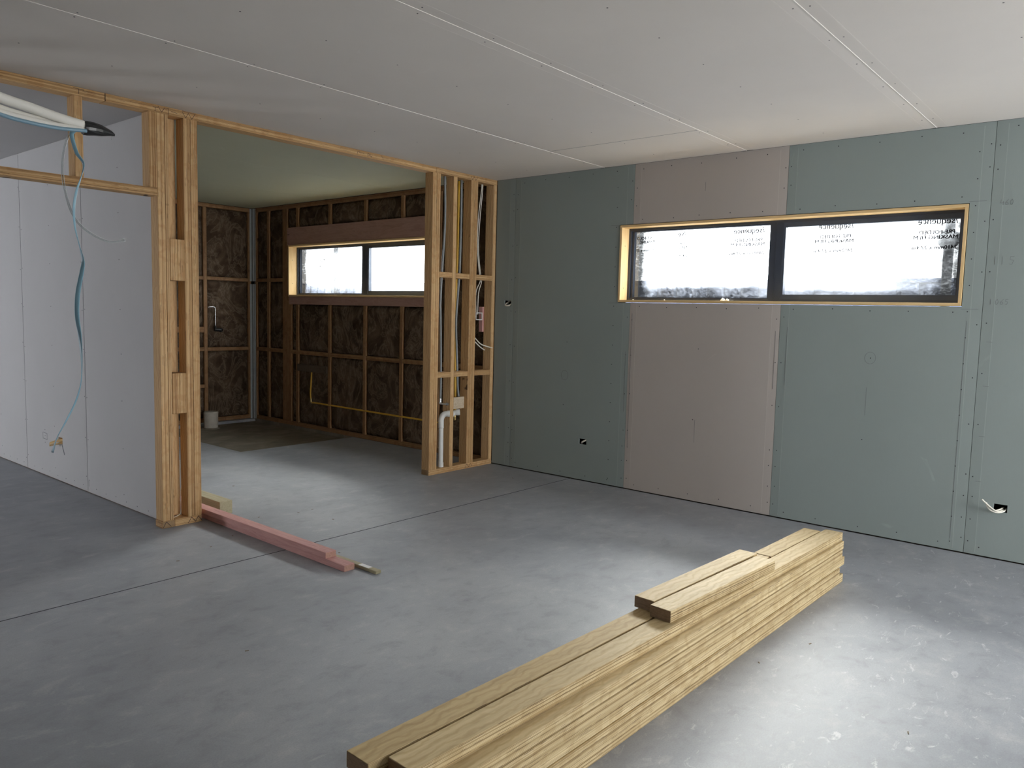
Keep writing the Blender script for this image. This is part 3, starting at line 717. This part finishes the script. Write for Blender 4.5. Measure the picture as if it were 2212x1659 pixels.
un = ['in the very narrow slot', 'in the first wide bay', 'in the second wide bay', 'in the third wide bay', 'in the fourth wide bay']
for (a, b), t in zip(lowbays[:5], un):
    batt('x', a, b, .046, .844, 'lower brown batt under the small window, '+t+' from the left')
    batt('x', a, b, .890, 1.417, 'upper brown batt under the small window, '+t+' from the left')
upb = [(3.071, 3.247), (2.468, 3.026), (1.861, 2.423), (1.286, 1.816), (.804, 1.241)]
for (a, b), t in zip(upb, ['the very narrow slot', 'the first wide bay', 'the second wide bay', 'the third wide bay', 'the fourth wide bay']):
    batt('x', a, b, 2.301, HW-.046, 'short brown batt above the lintel, '+t+' from the left')
for (a, b), t in (((.405, .714), 'seen between the grey pipes'), ((.145, .36), 'seen past the rightmost stub bay')):
    for zz, r in ((zlow, 'l'), (zmid, 'm'), (zup, 'u')): batt('x', a, b, zz[0], zz[1], 'brown batt '+t+', '+rown[r])

# steel strip in the corner, in two lengths
SC = tag(empty('steel_corner_strip', (-.003, 3.945, 0)), 'pale galvanised steel strip standing in the wet room corner', 'metal strip')
for z0, z1, nme in ((.0, 1.655, 'lower_length'), (1.69, HW-.004, 'upper_length')):
    bm = bmesh.new(); addbox(bm, .003, .0085, 3.905, 3.979, z0-.02 if z0 == 0 else z0, z1); addbox(bm, -.022, .0085, 3.9795, 3.9835, z0-.02 if z0 == 0 else z0, z1)
    addbox(bm, -.004, .0085, 3.935, 3.950, z0, z1)
    link(nme, bm, 'steel', SC)

# wet room plumbing
YP = tag(empty('yellow_pipe', (.0, 2.78, .30)), 'yellow water pipe running low across the batts under the small window', 'pipe')
tube('pipe_run', [(.020, 2.77, .305), (.019, 2.2, .303), (.019, 1.6, .300), (.019, 1.0, .300), (.019, .55, .30)], .010, 'yellow', YP, 10)
tube('pipe_riser', [(.014, 2.785, .335), (.012, 2.79, .42), (.011, 2.775, .55), (.014, 2.77, .65)], .009, 'yellow', YP, 10)
tube('elbow_fitting', [(.014, 2.785, .35), (.014, 2.785, .318), (.016, 2.782, .305), (.018, 2.76, .303)], .012, 'brass', YP, 10, res=4)
tag(timber('backing_board', -.008, .010, 2.469, 3.025, .655, .735, 'dark_ply', None), 'dark plywood backing board between studs above the yellow pipe riser', 'board')
TP = tag(empty('shower_pipe', (-.49, 3.97, 1.1)), 'thin chrome bent pipe with a dark valve on the back wall', 'pipe')
tube('pipe', [(-.575, 3.972, 1.362), (-.53, 3.97, 1.366), (-.497, 3.968, 1.362), (-.490, 3.966, 1.34), (-.489, 3.966, 1.25), (-.488, 3.966, 1.13)], .006, 'chrome', TP, 8)
bm = bmesh.new(); cyl(bm, (-.488, 3.968, 1.135), (-.488, 3.968, 1.105), .013, .013, 12); cyl(bm, (-.50, 3.966, 1.098), (-.425, 3.966, 1.094), .018, .022, 14); cyl(bm, (-.425, 3.966, 1.094), (-.405, 3.966, 1.094), .026, .020, 14)
link('valve', bm, 'tape', TP)
DC = tag(empty('waste_pipe', (-.66, 3.74, -.004)), 'stubby grey capped pipe standing on the floor at the back wall', 'pipe')
bm = bmesh.new(); cyl(bm, (-.705, 3.70, -.034), (-.705, 3.70, .155), .077, .080, 32)
cyl(bm, (-.705, 3.70, .155), (-.705, 3.70, .165), .080, .074, 32); link('cap_body', bm, 'cap', DC, smooth=False)
bm = bmesh.new(); cyl(bm, (-.705, 3.70, -.034), (-.705, 3.70, -.018), .098, .084, 32); link('mortar_collar', bm, 'raw', DC)

# ------------------------------------------------------------------ middle wall (between wet room and left room)
WM = struct(link('wall_middle', (lambda b: ([addbox(b, -2.980, -2.890, y, y+.045, .045, 2.505) for y in [.7+.6*k for k in range(10)]],
     addbox(b, -2.980, -2.890, .20, 6.9, 0, .045), addbox(b, -2.980, -2.890, .20, 6.9, 2.505, 2.55), b)[-1])(bmesh.new()), 'shaded_lvl'))
yy = [.094, 1.282, 2.482, 3.682, 4.882, 6.9]
hole = (1.731, 1.822, .294, .347)
for a, b in zip(yy, yy[1:]):
    hs = [(hole[0]-a-.001, hole[1]-a-.001, hole[2]-.008, hole[3]-.008)] if a < hole[0] < b else []
    s = sheet('plasterboard_sheet', b-a-.002, HC-.0092, .010, hs, (lambda a: lambda u, v, d: (-2.991+d, a+.001+u, .008+v))(a), 'gib_white', WM, (a > .1, True))
    z = .1
    while z < 2.5:
        for e in (a+.022, b-.022, (a+b)/2): screw(s, (-2.991+(.0009 if e != (a+b)/2 else 0), e, z+random.uniform(-.02, .02)), (-1, 0, 0))
        z += .31
    for k in range(7): screw(s, (-2.991, a+.08+k*.16, .045+random.uniform(-.006, .006)), (-1, 0, 0))
    if a < 1.2: strokes('pencil_marks', s, [[(1.262, .05), (1.262, .09)]], .002, lambda u, v: (-2.991, u, v), 'pencil', (-1, 0, 0))
    if hs:
        m = lambda u, v: (-2.991, u, v)
        strokes('pencil_square', s, [[(2.123, .347), (2.036, .345), (2.036, .297), (2.123, .299), (2.123, .347)]], .003, m, 'pencil', (-1, 0, 0))
        for zz in (.372, .323, .27): screw(s, (-2.991, 2.08, zz), (-1, 0, 0))
        strokes('scuff_mark', s, [[(1.735, .285), (1.70, .225)]], .012, m, 'pencil', (-1, 0, 0))
    if a > .1: strip('board_joint', WM, (-2.9905, a, .01), (-2.9905, a, 2.54), .0022, (-1, 0, 0), 'pencil')
sp = tag(empty('timber_offcut', (-3.02, 1.78, .32)), 'split pine offcut poking out of the cut-out in the white wall', 'timber')
tube('split_piece', [(-2.97, 1.755, .326), (-3.005, 1.785, .320), (-3.045, 1.825, .300)], .012, 'pine', sp, 6, flat=(.019, .007, lambda t: .5), smooth=False)
tube('split_sliver', [(-2.965, 1.745, .306), (-3.01, 1.775, .298), (-3.050, 1.815, .284)], .008, 'pine', sp, 5, flat=(.010, .006, lambda t: .1), smooth=False)

# ------------------------------------------------------------------ partition frame
PF = tag(empty('timber_wall_frame', (-1.5, .045, 0)), 'pale laminated timber partition frame with a wide opening between post and stub', 'wall frame')
ya, yb = .0, .09
T = lambda n, a, b, z0, z1, m='lvl': timber(n, a, b, ya, yb, z0, z1, m, PF)
tp = T('top_plate', -3.342, -.757, 2.505, 2.549); T('top_plate', -6.6, -3.3445, 2.505, 2.549); T('top_plate', -.7555, -.002, 2.505, 2.549)
# post
K = T('king_stud', -3.056, -3.0095, .045, 2.505); T('packer', -3.0085, -2.9865, .045, 2.505)
T('stud', -2.894, -2.8495, .045, 2.505); T('stud', -2.8485, -2.804, .045, 2.505)
for z0, z1 in ((1.527, 1.777), (.709, .960)):
    timber('spacer_block', -2.9855, -2.9405, -.002, .088, z0, z1, 'lvl', PF); timber('spacer_block', -2.9395, -2.8945, -.001, .089, z0, z1, 'lvl', PF)
timber('end_stud', -2.985, -2.9010, .0905, .1355, .045, 2.505, 'lvl', PF)
T('bottom_plate', -3.060, -2.981, 0, .0445, 'lvl'); T('bottom_plate', -2.980, -2.804, 0, .0445, 'lvl')
# header over the left opening
T('door_head', -6.5, -3.0565, 2.022, 2.068)
for x in (-3.0795, -3.487, -3.99, -4.50, -5.0, -5.6): T('cripple_stud', x-.0225, x+.0225, 2.0685, 2.5045)
T('king_stud', -6.555, -6.51, .045, 2.505); T('trimmer_stud', -6.509, -6.46, .045, 2.0215); T('bottom_plate', -6.56, -6.46, 0, .0445)
# stub
T('stud', -.795, -.7505, .045, 2.505); T('stud', -.7495, -.705, .045, 2.505); T('stud', -.552, -.508, .045, 2.505)
T('stud', -.340, -.2965, .045, 2.505); T('stud', -.2955, -.252, .045, 2.505); T('stud', -.046, -.002, .045, 2.505)
T('bottom_plate', -.795, -.002, 0, .0445)
for z0, z1 in ((1.663, 1.708), (.822, .866)):
    for a, b in ((-.7045, -.5525), (-.5075, -.3405), (-.2515, -.0465)): T('nog', a, b, z0, z1)
# marker lettering
pm = lambda u, v: (u, 0, v)
strokes('marker_letters', tp, [[(-3.046, 2.534), (-3.075, 2.532)], [(-3.061, 2.533), (-3.062, 2.512)], [(-3.045, 2.543), (-3.024, 2.512), (-3.006, 2.540), (-2.982, 2.541), (-2.982, 2.508)], [(-2.965, 2.528), (-2.93, 2.524)],
   [(-2.897, 2.541), (-2.877, 2.508), (-2.859, 2.539), (-2.838, 2.508), (-2.817, 2.540)], [(-2.897, 2.546), (-2.815, 2.543)],
   [(-1.545, 2.540), (-1.566, 2.533), (-1.570, 2.514)], [(-1.55, 2.53), (-1.53, 2.528)], [(-1.52, 2.527), (-1.505, 2.526)],
   [(-1.470, 2.510), (-1.472, 2.535), (-1.455, 2.534), (-1.455, 2.523), (-1.47, 2.521)], [(-1.447, 2.533), (-1.449, 2.512)], [(-1.449, 2.522), (-1.432, 2.520)], [(-1.430, 2.532), (-1.432, 2.511)],
   [(-1.345, 2.542), (-1.325, 2.532), (-1.322, 2.512)]], .0022, pm, 'marker')
strokes('marker_letters', PF, [[(-3.508, 2.541), (-3.455, 2.540)], [(-3.481, 2.540), (-3.482, 2.515)], [(-3.3435, 2.547), (-3.3435, 2.506)]], .0026, pm, 'marker')
strokes('marker_letters', PF, [[(-.345, 2.540), (-.325, 2.510), (-.305, 2.538), (-.285, 2.510), (-.262, 2.538)]], .003, pm, 'marker')
strokes('marker_letters', PF, [[(-.350, .010), (-.330, .040), (-.308, .012), (-.285, .040), (-.262, .012)]], .003, pm, 'marker')
strokes('marker_letters', PF, [[(-3.055, .006), (-3.035, .040), (-3.005, .006)], [(-2.895, .006), (-2.872, .040), (-2.846, .008), (-2.828, .040), (-2.806, .012)]], .003, pm, 'marker')

# services in the stub
def ctube(name, pts, r, mat, par, y=.045, **k): return tube(name, [(a, y if len(q) < 3 else q[2], b) for q in pts for a, b in [q[:2]]], r, mat, par, **k)
GP = tag(empty('grey_water_pipe', (-.62, .045, .6)), 'grey water pipe dropping to a chrome tap in the first bay of the stub', 'pipe')
ctube('pipe', [(-.615, 2.50), (-.606, 2.245), (-.609, 2.037), (-.631, 1.719), (-.645, 1.449), (-.641, 1.351), (-.626, .874), (-.626, .63)], .0095, 'grey_pipe', GP)
bm = bmesh.new(); cyl(bm, (-.627, .045, .64), (-.627, .045, .60), .013, .013, 12); cyl(bm, (-.640, .03, .597), (-.575, .02, .590), .008, .008, 10)
cyl(bm, (-.575, .02, .590), (-.560, .018, .589), .014, .012, 12); cyl(bm, (-.640, .03, .600), (-.627, .045, .600), .009, .009, 10); link('tap', bm, 'chrome', GP)
GP2 = tag(empty('grey_water_pipe', (-.43, .045, .62)), 'grey water pipe in the second bay of the stub, ending at the plywood block', 'pipe')
ctube('pipe', [(-.415, 2.50), (-.412, 2.184), (-.419, 1.731), (-.450, 1.326), (-.440, 1.094), (-.425, .876), (-.417, .726), (-.403, .642)], .0095, 'grey_pipe', GP2)
YG = tag(empty('yellow_pipe', (-.39, .11, .4)), 'upright yellow pipe behind the second bay of the stub, with a brass end', 'pipe')
ctube('pipe', [(-.385, 2.50, .105), (-.39, 1.85, .105), (-.397, 1.586, .105), (-.385, .63, .105), (-.386, .48, .105)], .011, 'yellow', YG)
bm = bmesh.new(); cyl(bm, (-.386, .105, .50), (-.386, .105, .455), .014, .014, 12); cyl(bm, (-.386, .105, .455), (-.392, .095, .425), .012, .010, 12); link('brass_end', bm, 'brass', YG)
tag(timber('plywood_block', -.5075, -.3405, .035, .053, .536, .638, 'ply', None, order=(0, 2, 1)), 'plywood block fixed between two studs above the white pipe bend', 'block')
PV = tag(empty('waste_pipe', (-.612, .045, .04)), 'tall white waste pipe with a bend on top, standing in the first bay', 'pipe')
tube('pipe', [(-.611, .045, .0455), (-.612, .045, .20), (-.613, .045, .40)], .0215, 'white_pvc', PV, 20, res=3)
tube('elbow', [(-.613, .045, .385), (-.613, .045, .43), (-.611, .045, .465), (-.600, .034, .496), (-.580, .014, .508), (-.566, .0, .508)], .0245, 'white_pvc', PV, 20, res=5)
bm = bmesh.new(); cyl(bm, (-.611, .045, .0455), (-.611, .045, .085), .025, .025, 20); link('pipe_collar', bm, 'white_pvc', PV)
bm = bmesh.new(); cyl(bm, (-.575, .009, .508), (-.560, -.006, .508), .028, .028, 20); link('socket_rim', bm, 'white_pvc', PV)
PV2 = tag(empty('waste_pipe', (-.44, .045, .5)), 'short white waste bend under the plywood block in the second bay', 'pipe')
tube('elbow', [(-.505, .045, .465), (-.485, .045, .485), (-.462, .04, .500), (-.440, .02, .508)], .0225, 'white_pvc', PV2, 18)
bm = bmesh.new(); cyl(bm, (-.447, .026, .507), (-.425, .004, .510), .027, .027, 18); link('socket_rim', bm, 'white_pvc', PV2)
for lab, pts in (('left white cable hanging in the rightmost bay of the stub', [(-.150, 2.50), (-.155, 2.44), (-.188, 2.2), (-.193, 1.95), (-.160, 1.728), (-.145, 1.660), (-.200, 1.549), (-.190, 1.36)]),
                 ('right white cable hanging in the rightmost bay of the stub', [(-.138, 2.50), (-.142, 2.42), (-.166, 2.2), (-.178, 1.95), (-.150, 1.75), (-.128, 1.655), (-.165, 1.549), (-.172, 1.36)])):
    t = ctube('electrical_cable', [(p[0], p[1], .052) for p in pts], .0042, 'cable', None, seg=8); tag(t, lab, 'cable', 'white cables in the stub')
for lab, pts in (('upper loose white cable end curving out of the rightmost stub bay', [(-.250, 1.21, .07), (-.20, 1.15, .05), (-.15, 1.10, .03), (-.09, 1.078, .015), (-.022, 1.062, .0)]),
                 ('lower loose white cable end in the rightmost stub bay', [(-.250, 1.17, .07), (-.20, 1.12, .055), (-.14, 1.07, .04), (-.095, 1.043, .03)])):
    t = ctube('electrical_cable', pts, .005, 'cable', None, seg=8); tag(t, lab, 'cable', 'white cables in the stub')
BR = tag(empty('mounting_bracket', (-.165, .04, 1.31)), 'small white mounting bracket in the rightmost bay of the stub', 'bracket')
bm = bmesh.new()
for q in ((-.206, -.200, 1.311, 1.378), (-.128, -.122, 1.311, 1.378), (-.206, -.122, 1.311, 1.318), (-.206, -.122, 1.371, 1.378)): addbox(bm, q[0], q[1], .038, .046, q[2], q[3])
addbox(bm, -.250, -.206, .040, .044, 1.335, 1.35)
link('bracket_frame', bm, 'white_pvc', BR)
tag(timber('pink_timber_block', -.064, -.020, .0905, .1345, 1.205, 1.430, 'pink', None), 'short pink timber block fixed behind the last stud of the stub', 'block')
t = tube('thin_cable', [(-2.9838, .03, .050), (-2.95, .045, .0505), (-2.918, .062, .056), (-2.903, .078, .075), (-2.9005, .083, .12), (-2.902, .084, .22), (-2.901, .083, .32), (-2.9015, .084, .40)], .0026, 'cable', None, 8); tag(t, 'thin pale cable bent along the foot of the post cavity', 'cable')

# ------------------------------------------------------------------ socket cut-outs: cables
def cable(lab, pts, r=.005): return tag(tube('electrical_cable', pts, r, 'cable', None, 8), lab, 'cable')
cable('short white cable loop in the upper cut-out near the wall corner', [(.05, -.165, 1.50), (.012, -.125, 1.462), (-.006, -.132, 1.447), (-.008, -.155, 1.445), (.005, -.175, 1.452), (.05, -.182, 1.49)], .006)
cable('white cable crossing the low cut-out left of the pinkish board', [(.06, -.965, .29), (.012, -.990, .319), (.006, -1.015, .334), (.012, -1.035, .345), (.05, -1.06, .37)], .007)
c3 = (('white cable curling up and left from the far right cut-out', [(.03, -4.000, .30), (-.010, -3.992, .298), (-.035, -3.972, .296), (-.046, -3.945, .312), (-.052, -3.918, .336), (-.058, -3.895, .358)]),
      ('second white cable looping below the far right cut-out', [(.03, -4.010, .306), (-.008, -4.002, .296), (-.030, -3.975, .288), (-.040, -3.945, .296), (-.044, -3.925, .315), (-.040, -3.916, .340)]),
      ('thick white cable end bent down from the far right cut-out', [(.03, -3.995, .310), (-.006, -3.985, .306), (-.028, -3.962, .296), (-.034, -3.945, .288)]))
CB = tag(empty('electrical_cable', (.02, -4.0, .30)), 'three white cable ends curling out of the far right cut-out', 'cable')
for l_, p_ in c3: tube('cable_strand', p_, .0045, 'cable', CB, 8)

# ------------------------------------------------------------------ stack of laminated timbers
ST = 'stacked pale timbers in the foreground'
random.seed(3)
def plank(xa, xb, yl, z0, rz, lab, w=.09, pivot=None, m='lvl_pale'):
    """xa near end, xb far end; yl = y of the left (far) face at pivot x; rz slope"""
    px = pivot; cx = (xa+xb)/2; cy = yl-w/2+math.tan(rz)*(cx-px)
    L = (xb-xa)/math.cos(rz)
    o = timber('laminated_timber', cx-L/2, cx+L/2, cy-w/2, cy+w/2, z0+.0003, z0+.0447, m, None, rz, bev=.0015)
    tag(o, lab, 'timber', ST); o['group'] = ST; return o
# lower five layers lie nearly square, slightly out at the near end
rl = math.radians(-.985)*0-.0172
names = ['bottom', 'second', 'third', 'fourth', 'fifth']
ends = [(-1.050, 0), (-1.115, 0), (-1.035, 0), (-1.085, 0), (-1.068, 0)]
for i in range(5):
    z = .045*i; e = ends[i][0]; ne = -4.12+random.uniform(-.04, .03)
    jit = [.0, -.003, .002, -.002, .0][i]
    # right-hand row: right face at y=-3.430 at x=-1.06
    plank(ne, e, -3.340+jit, z, -.0172, f'pale laminated timber in the stack, {names[i]} layer, right-hand row', pivot=-1.06)
    plank(ne+random.uniform(-.03, .03), e-.03-.01*i, -3.2485+jit, z, -.0172, f'pale laminated timber in the stack, {names[i]} layer, left-hand row', pivot=-1.06)
# sixth layer and the two short top boards, turned a little
rt_ = -.0326
plank(-4.051, -1.070, -3.332, .225, rt_, 'long smooth-topped laminated timber, sixth layer, right-hand row of the stack', pivot=-1.07)
plank(-4.103, -1.760, -3.233, .225, rt_, 'figured-grain laminated timber, sixth layer, left-hand row, near half', w=.089, pivot=-1.126)
plank(-1.752, -1.128, -3.238, .225, rt_, 'laminated timber with swirled grain, sixth layer, left-hand row, far half', w=.088, pivot=-1.126)
plank(-2.753, -1.893, -3.1615, .270, -.052, 'short laminated timber on top of the stack, left one', w=.087, pivot=-2.751)
plank(-2.797, -1.934, -3.2535, .270, -.058, 'short laminated timber on top of the stack, right one', w=.090, pivot=-2.797)

# ------------------------------------------------------------------ timbers on the floor by the post
def lean(name, xl, w, y0, y1, z0, z1, rz, mat, lab, cat='timber', group=None):
    cx, cy = xl+w/2, (y0+y1)/2
    o = timber(name, cx-w/2, cx+w/2, y0, y1, z0, z1, mat, None, rz); tag(o, lab, cat, group); return o
PG = 'pink timbers on the floor'
a_ = .0045
lean('pink_timber', -2.7805, .070, -1.273, 1.05, .0353, .0700, -.0040, 'pink', 'upper pink treated timber, lying on the other beside the post', group=PG)
lean('pink_timber', -2.768, .068, -1.432, 1.00, .0, .0348, -.013, 'pink', 'lower pink treated timber on the floor, reaching further out', group=PG)
tk = lean('thin_timber', -2.6935, .035, -1.580, .15, .0, .018, .0, 'grey_pine', 'thin pale timber strip with white label beside the pink timbers')
bm = bmesh.new(); addbox(bm, -2.690, -2.662, -1.515, -1.43, .0181, .0187)
sk = link('white_label', bm, 'sticker', tk)
lean('square_post_offcut', -2.6540, .0905, .046, .62, .0, .0895, .0, 'grey_pine', 'square greenish timber offcut on the floor behind the pink timbers')

# ------------------------------------------------------------------ hanging pipe bundle, upper left
Yb = -1.70
BU = tag(empty('pipe_bundle', (-5.0, Yb, 2.2)), 'white foam pipe bundle taped black at its end, hanging in from the left', 'pipe bundle')
def curve(zs, y): return [(x, y, z) for x, z in zs]
ext = [(-5.25, 2.60), (-5.10, 2.48), (-4.85, 2.24), (-4.60, 2.085)]
def sh(dz, dx=0): return [(x+dx, z+dz) for x, z in ext]
tube('foam_sleeve', curve(sh(.0)+[(-4.40, 2.037), (-4.30, 2.020), (-4.21, 2.004), (-4.128, 1.993)], Yb-.004), .0165, 'foam', BU, 20)
tube('foam_sleeve', curve(sh(-.028)+[(-4.40, 2.006), (-4.31, 1.992), (-4.215, 1.987), (-4.128, 1.986)], Yb+.014), .0135, 'foam', BU, 18)
tube('foam_sleeve', curve(sh(-.046)+[(-4.40, 1.990), (-4.32, 1.980), (-4.22, 1.976), (-4.126, 1.979)], Yb-.010), .0100, 'foam', BU, 14)
tube('blue_tube', curve(sh(-.060)+[(-4.40, 1.978), (-4.31, 1.967), (-4.215, 1.9655), (-4.126, 1.9735)], Yb-.020), .0065, 'bluetop', BU, 10)
bm = bmesh.new(); rings = []
prof = [(-4.130, 1.986, .0215, .0245), (-4.118, 1.987, .023, .025), (-4.095, 1.988, .023, .023), (-4.070, 1.987, .018, .020), (-4.050, 1.986, .012, .014), (-4.035, 1.984, .007, .009), (-4.024, 1.981, .003, .0045)]
for i, (x, z, ry, rz_) in enumerate(prof):
    ring = []
    for k in range(16):
        an = 2*math.pi*k/16; jj = 1+.10*noise.noise(Vector((i*.9, k*.8, 2)))
        ring.append(bm.verts.new((x+.003*noise.noise(Vector((k, i, 5))), Yb-.002+ry*math.cos(an)*jj, z+rz_*math.sin(an)*jj)))
    rings.append(ring)
for a, b in zip(rings, rings[1:]):
    for k in range(16): bm.faces.new((a[k], a[(k+1) % 16], b[(k+1) % 16], b[k]))
bm.faces.new(rings[0][::-1]); bm.faces.new(rings[-1]); link('black_tape_end', bm, 'tape', BU)
tube('tape_tail', [(-4.03, Yb, 1.981), (-4.031, Yb+.002, 1.972), (-4.034, Yb, 1.962)], .0015, 'clear', BU, 6)
blue = [(-4.150, 1.976), (-4.166, 1.962), (-4.168, 1.947), (-4.155, 1.897), (-4.133, 1.861), (-4.143, 1.812), (-4.158, 1.766), (-4.168, 1.707), (-4.166, 1.642), (-4.153, 1.576), (-4.143, 1.528), (-4.147, 1.49), (-4.163, 1.41), (-4.167, 1.332), (-4.159, 1.258), (-4.156, 1.166), (-4.161, 1.092), (-4.181, 1.026), (-4.217, 0.955), (-4.243, 0.908), (-4.259, 0.858)]
tw = lambda t: 1.2*math.sin(t*9)+(-.9 if t > .85 else 0)*(t-.85)/.15
b_ = tube('blue_strap', curve(blue, Yb-.006), .006, 'blue', BU, 10, flat=(lambda t: .0062+.0035*t, .0018, lambda t: 1.15*math.sin(t*12+.6)*(1-.5*t)+(.5 if t > .9 else 0)*0))
clr = [(-4.150, 1.976), (-4.166, 1.965), (-4.183, 1.927), (-4.194, 1.873), (-4.196, 1.812), (-4.188, 1.754), (-4.173, 1.698), (-4.149, 1.657), (-4.115, 1.629), (-4.072, 1.608), (-4.037, 1.602), (-3.991, 1.613)]
tube('clear_tube', curve(clr, Yb+.008), .0042, 'clear', BU, 10, caps=False, rfun=lambda t: .0042+(.002 if t > .97 else 0))

# ------------------------------------------------------------------ crumbs and chips
def lump(name, loc, s, mat, lab, cat, group=None, sq=.5):
    bm = bmesh.new(); bmesh.ops.create_icosphere(bm, subdivisions=2, radius=s)
    o = random.uniform(0, 50)
    for v in bm.verts: v.co = v.co*(1+.45*noise.noise(v.co/s*1.3+Vector((o, 0, 0)))); v.co.z = max(v.co.z*sq, -s*.35*sq)
    lo = min(v.co.z for v in bm.verts)
    for v in bm.verts: v.co.z -= lo
    ob = link(name, bm, mat, None, Matrix.Translation(loc)); return tag(ob, lab, cat, group)
lump('foam_lump', (.040, -2.165, W1[2]+.018), .017, 'plaster', 'largest white foam lump on the big window sill', 'crumb', 'white foam lumps on the window sill', .9)
lump('foam_lump', (.052, -2.195, W1[2]+.018), .013, 'plaster', 'white foam lump touching the largest on the window sill', 'crumb', 'white foam lumps on the window sill', .9)
lump('foam_lump', (.060, -1.40, W1[2]+.018), .006, 'plaster', 'tiny white foam lump at the left end of the window sill', 'crumb', 'white foam lumps on the window sill', .9)
lump('foam_lump', (.060, -1.68, W1[2]+.018), .006, 'plaster', 'tiny white foam lump below the middle of the left pane', 'crumb', 'white foam lumps on the window sill', .9)
fs = [(-2.5, -.17), (-2.14, .76), (-2.25, -.25), (-2.13, -.24), (-2.19, -.55), (-3.04, -.54), (-2.84, -.43), (-3.29, -.65), (-3.64, -1.91), (-2.6, -1.15), (-1.98, -3.58), (-2.48, -4.08), (-2.31, -3.49), (-.35, -.55), (-.28, -.45), (-.9, 3.7), (-.6, 3.65), (-1.1, 3.2)]
for i, (x, y) in enumerate(fs):
    z = -.034 if (y > 2 and x > -1.34) else 0
    bm = bmesh.new(); L = random.uniform(.004, .009); addbox(bm, -L, L, -.002, .002, 0, .002)
    o = link('wood_chip', bm, 'chip', None, Matrix.Translation((x, y, z)) @ Matrix.Rotation(random.uniform(0, 3), 4, 'Z'))
    tag(o, 'tiny dark wood chip lying on the concrete floor', 'chip', 'tiny chips on the concrete')

# ------------------------------------------------------------------ rest of the shell (behind and beside the camera)
def shell(name, boxes, mat='gib_white'):
    bm = bmesh.new()
    for b in boxes: addbox(bm, *b)
    return struct(link(name, bm, mat))
def pierced(name, ax, c0, c1, a0, a1, h, mat='gib_white'):
    u0, u1, z0, z1 = h; bb = [(a0, u0, 0, 2.6), (u1, a1, 0, 2.6), (u0, u1, z1, 2.6)] + ([(u0, u1, 0, z0)] if z0 > 0 else [])
    shell(name, [((p[0], p[1], c0, c1, p[2], p[3]) if ax == 'y' else (c0, c1, p[0], p[1], p[2], p[3])) for p in bb], mat)
pierced('wall_front', 'y', -8.1, -8.0, -8.6, .1, FRONT)
pierced('wall_left', 'x', -8.6, -8.5, -8.1, 7.0, LEFT)
shell('wall_far', [(-8.6, -2.88, 6.9, 7.0, 0, 2.6)])
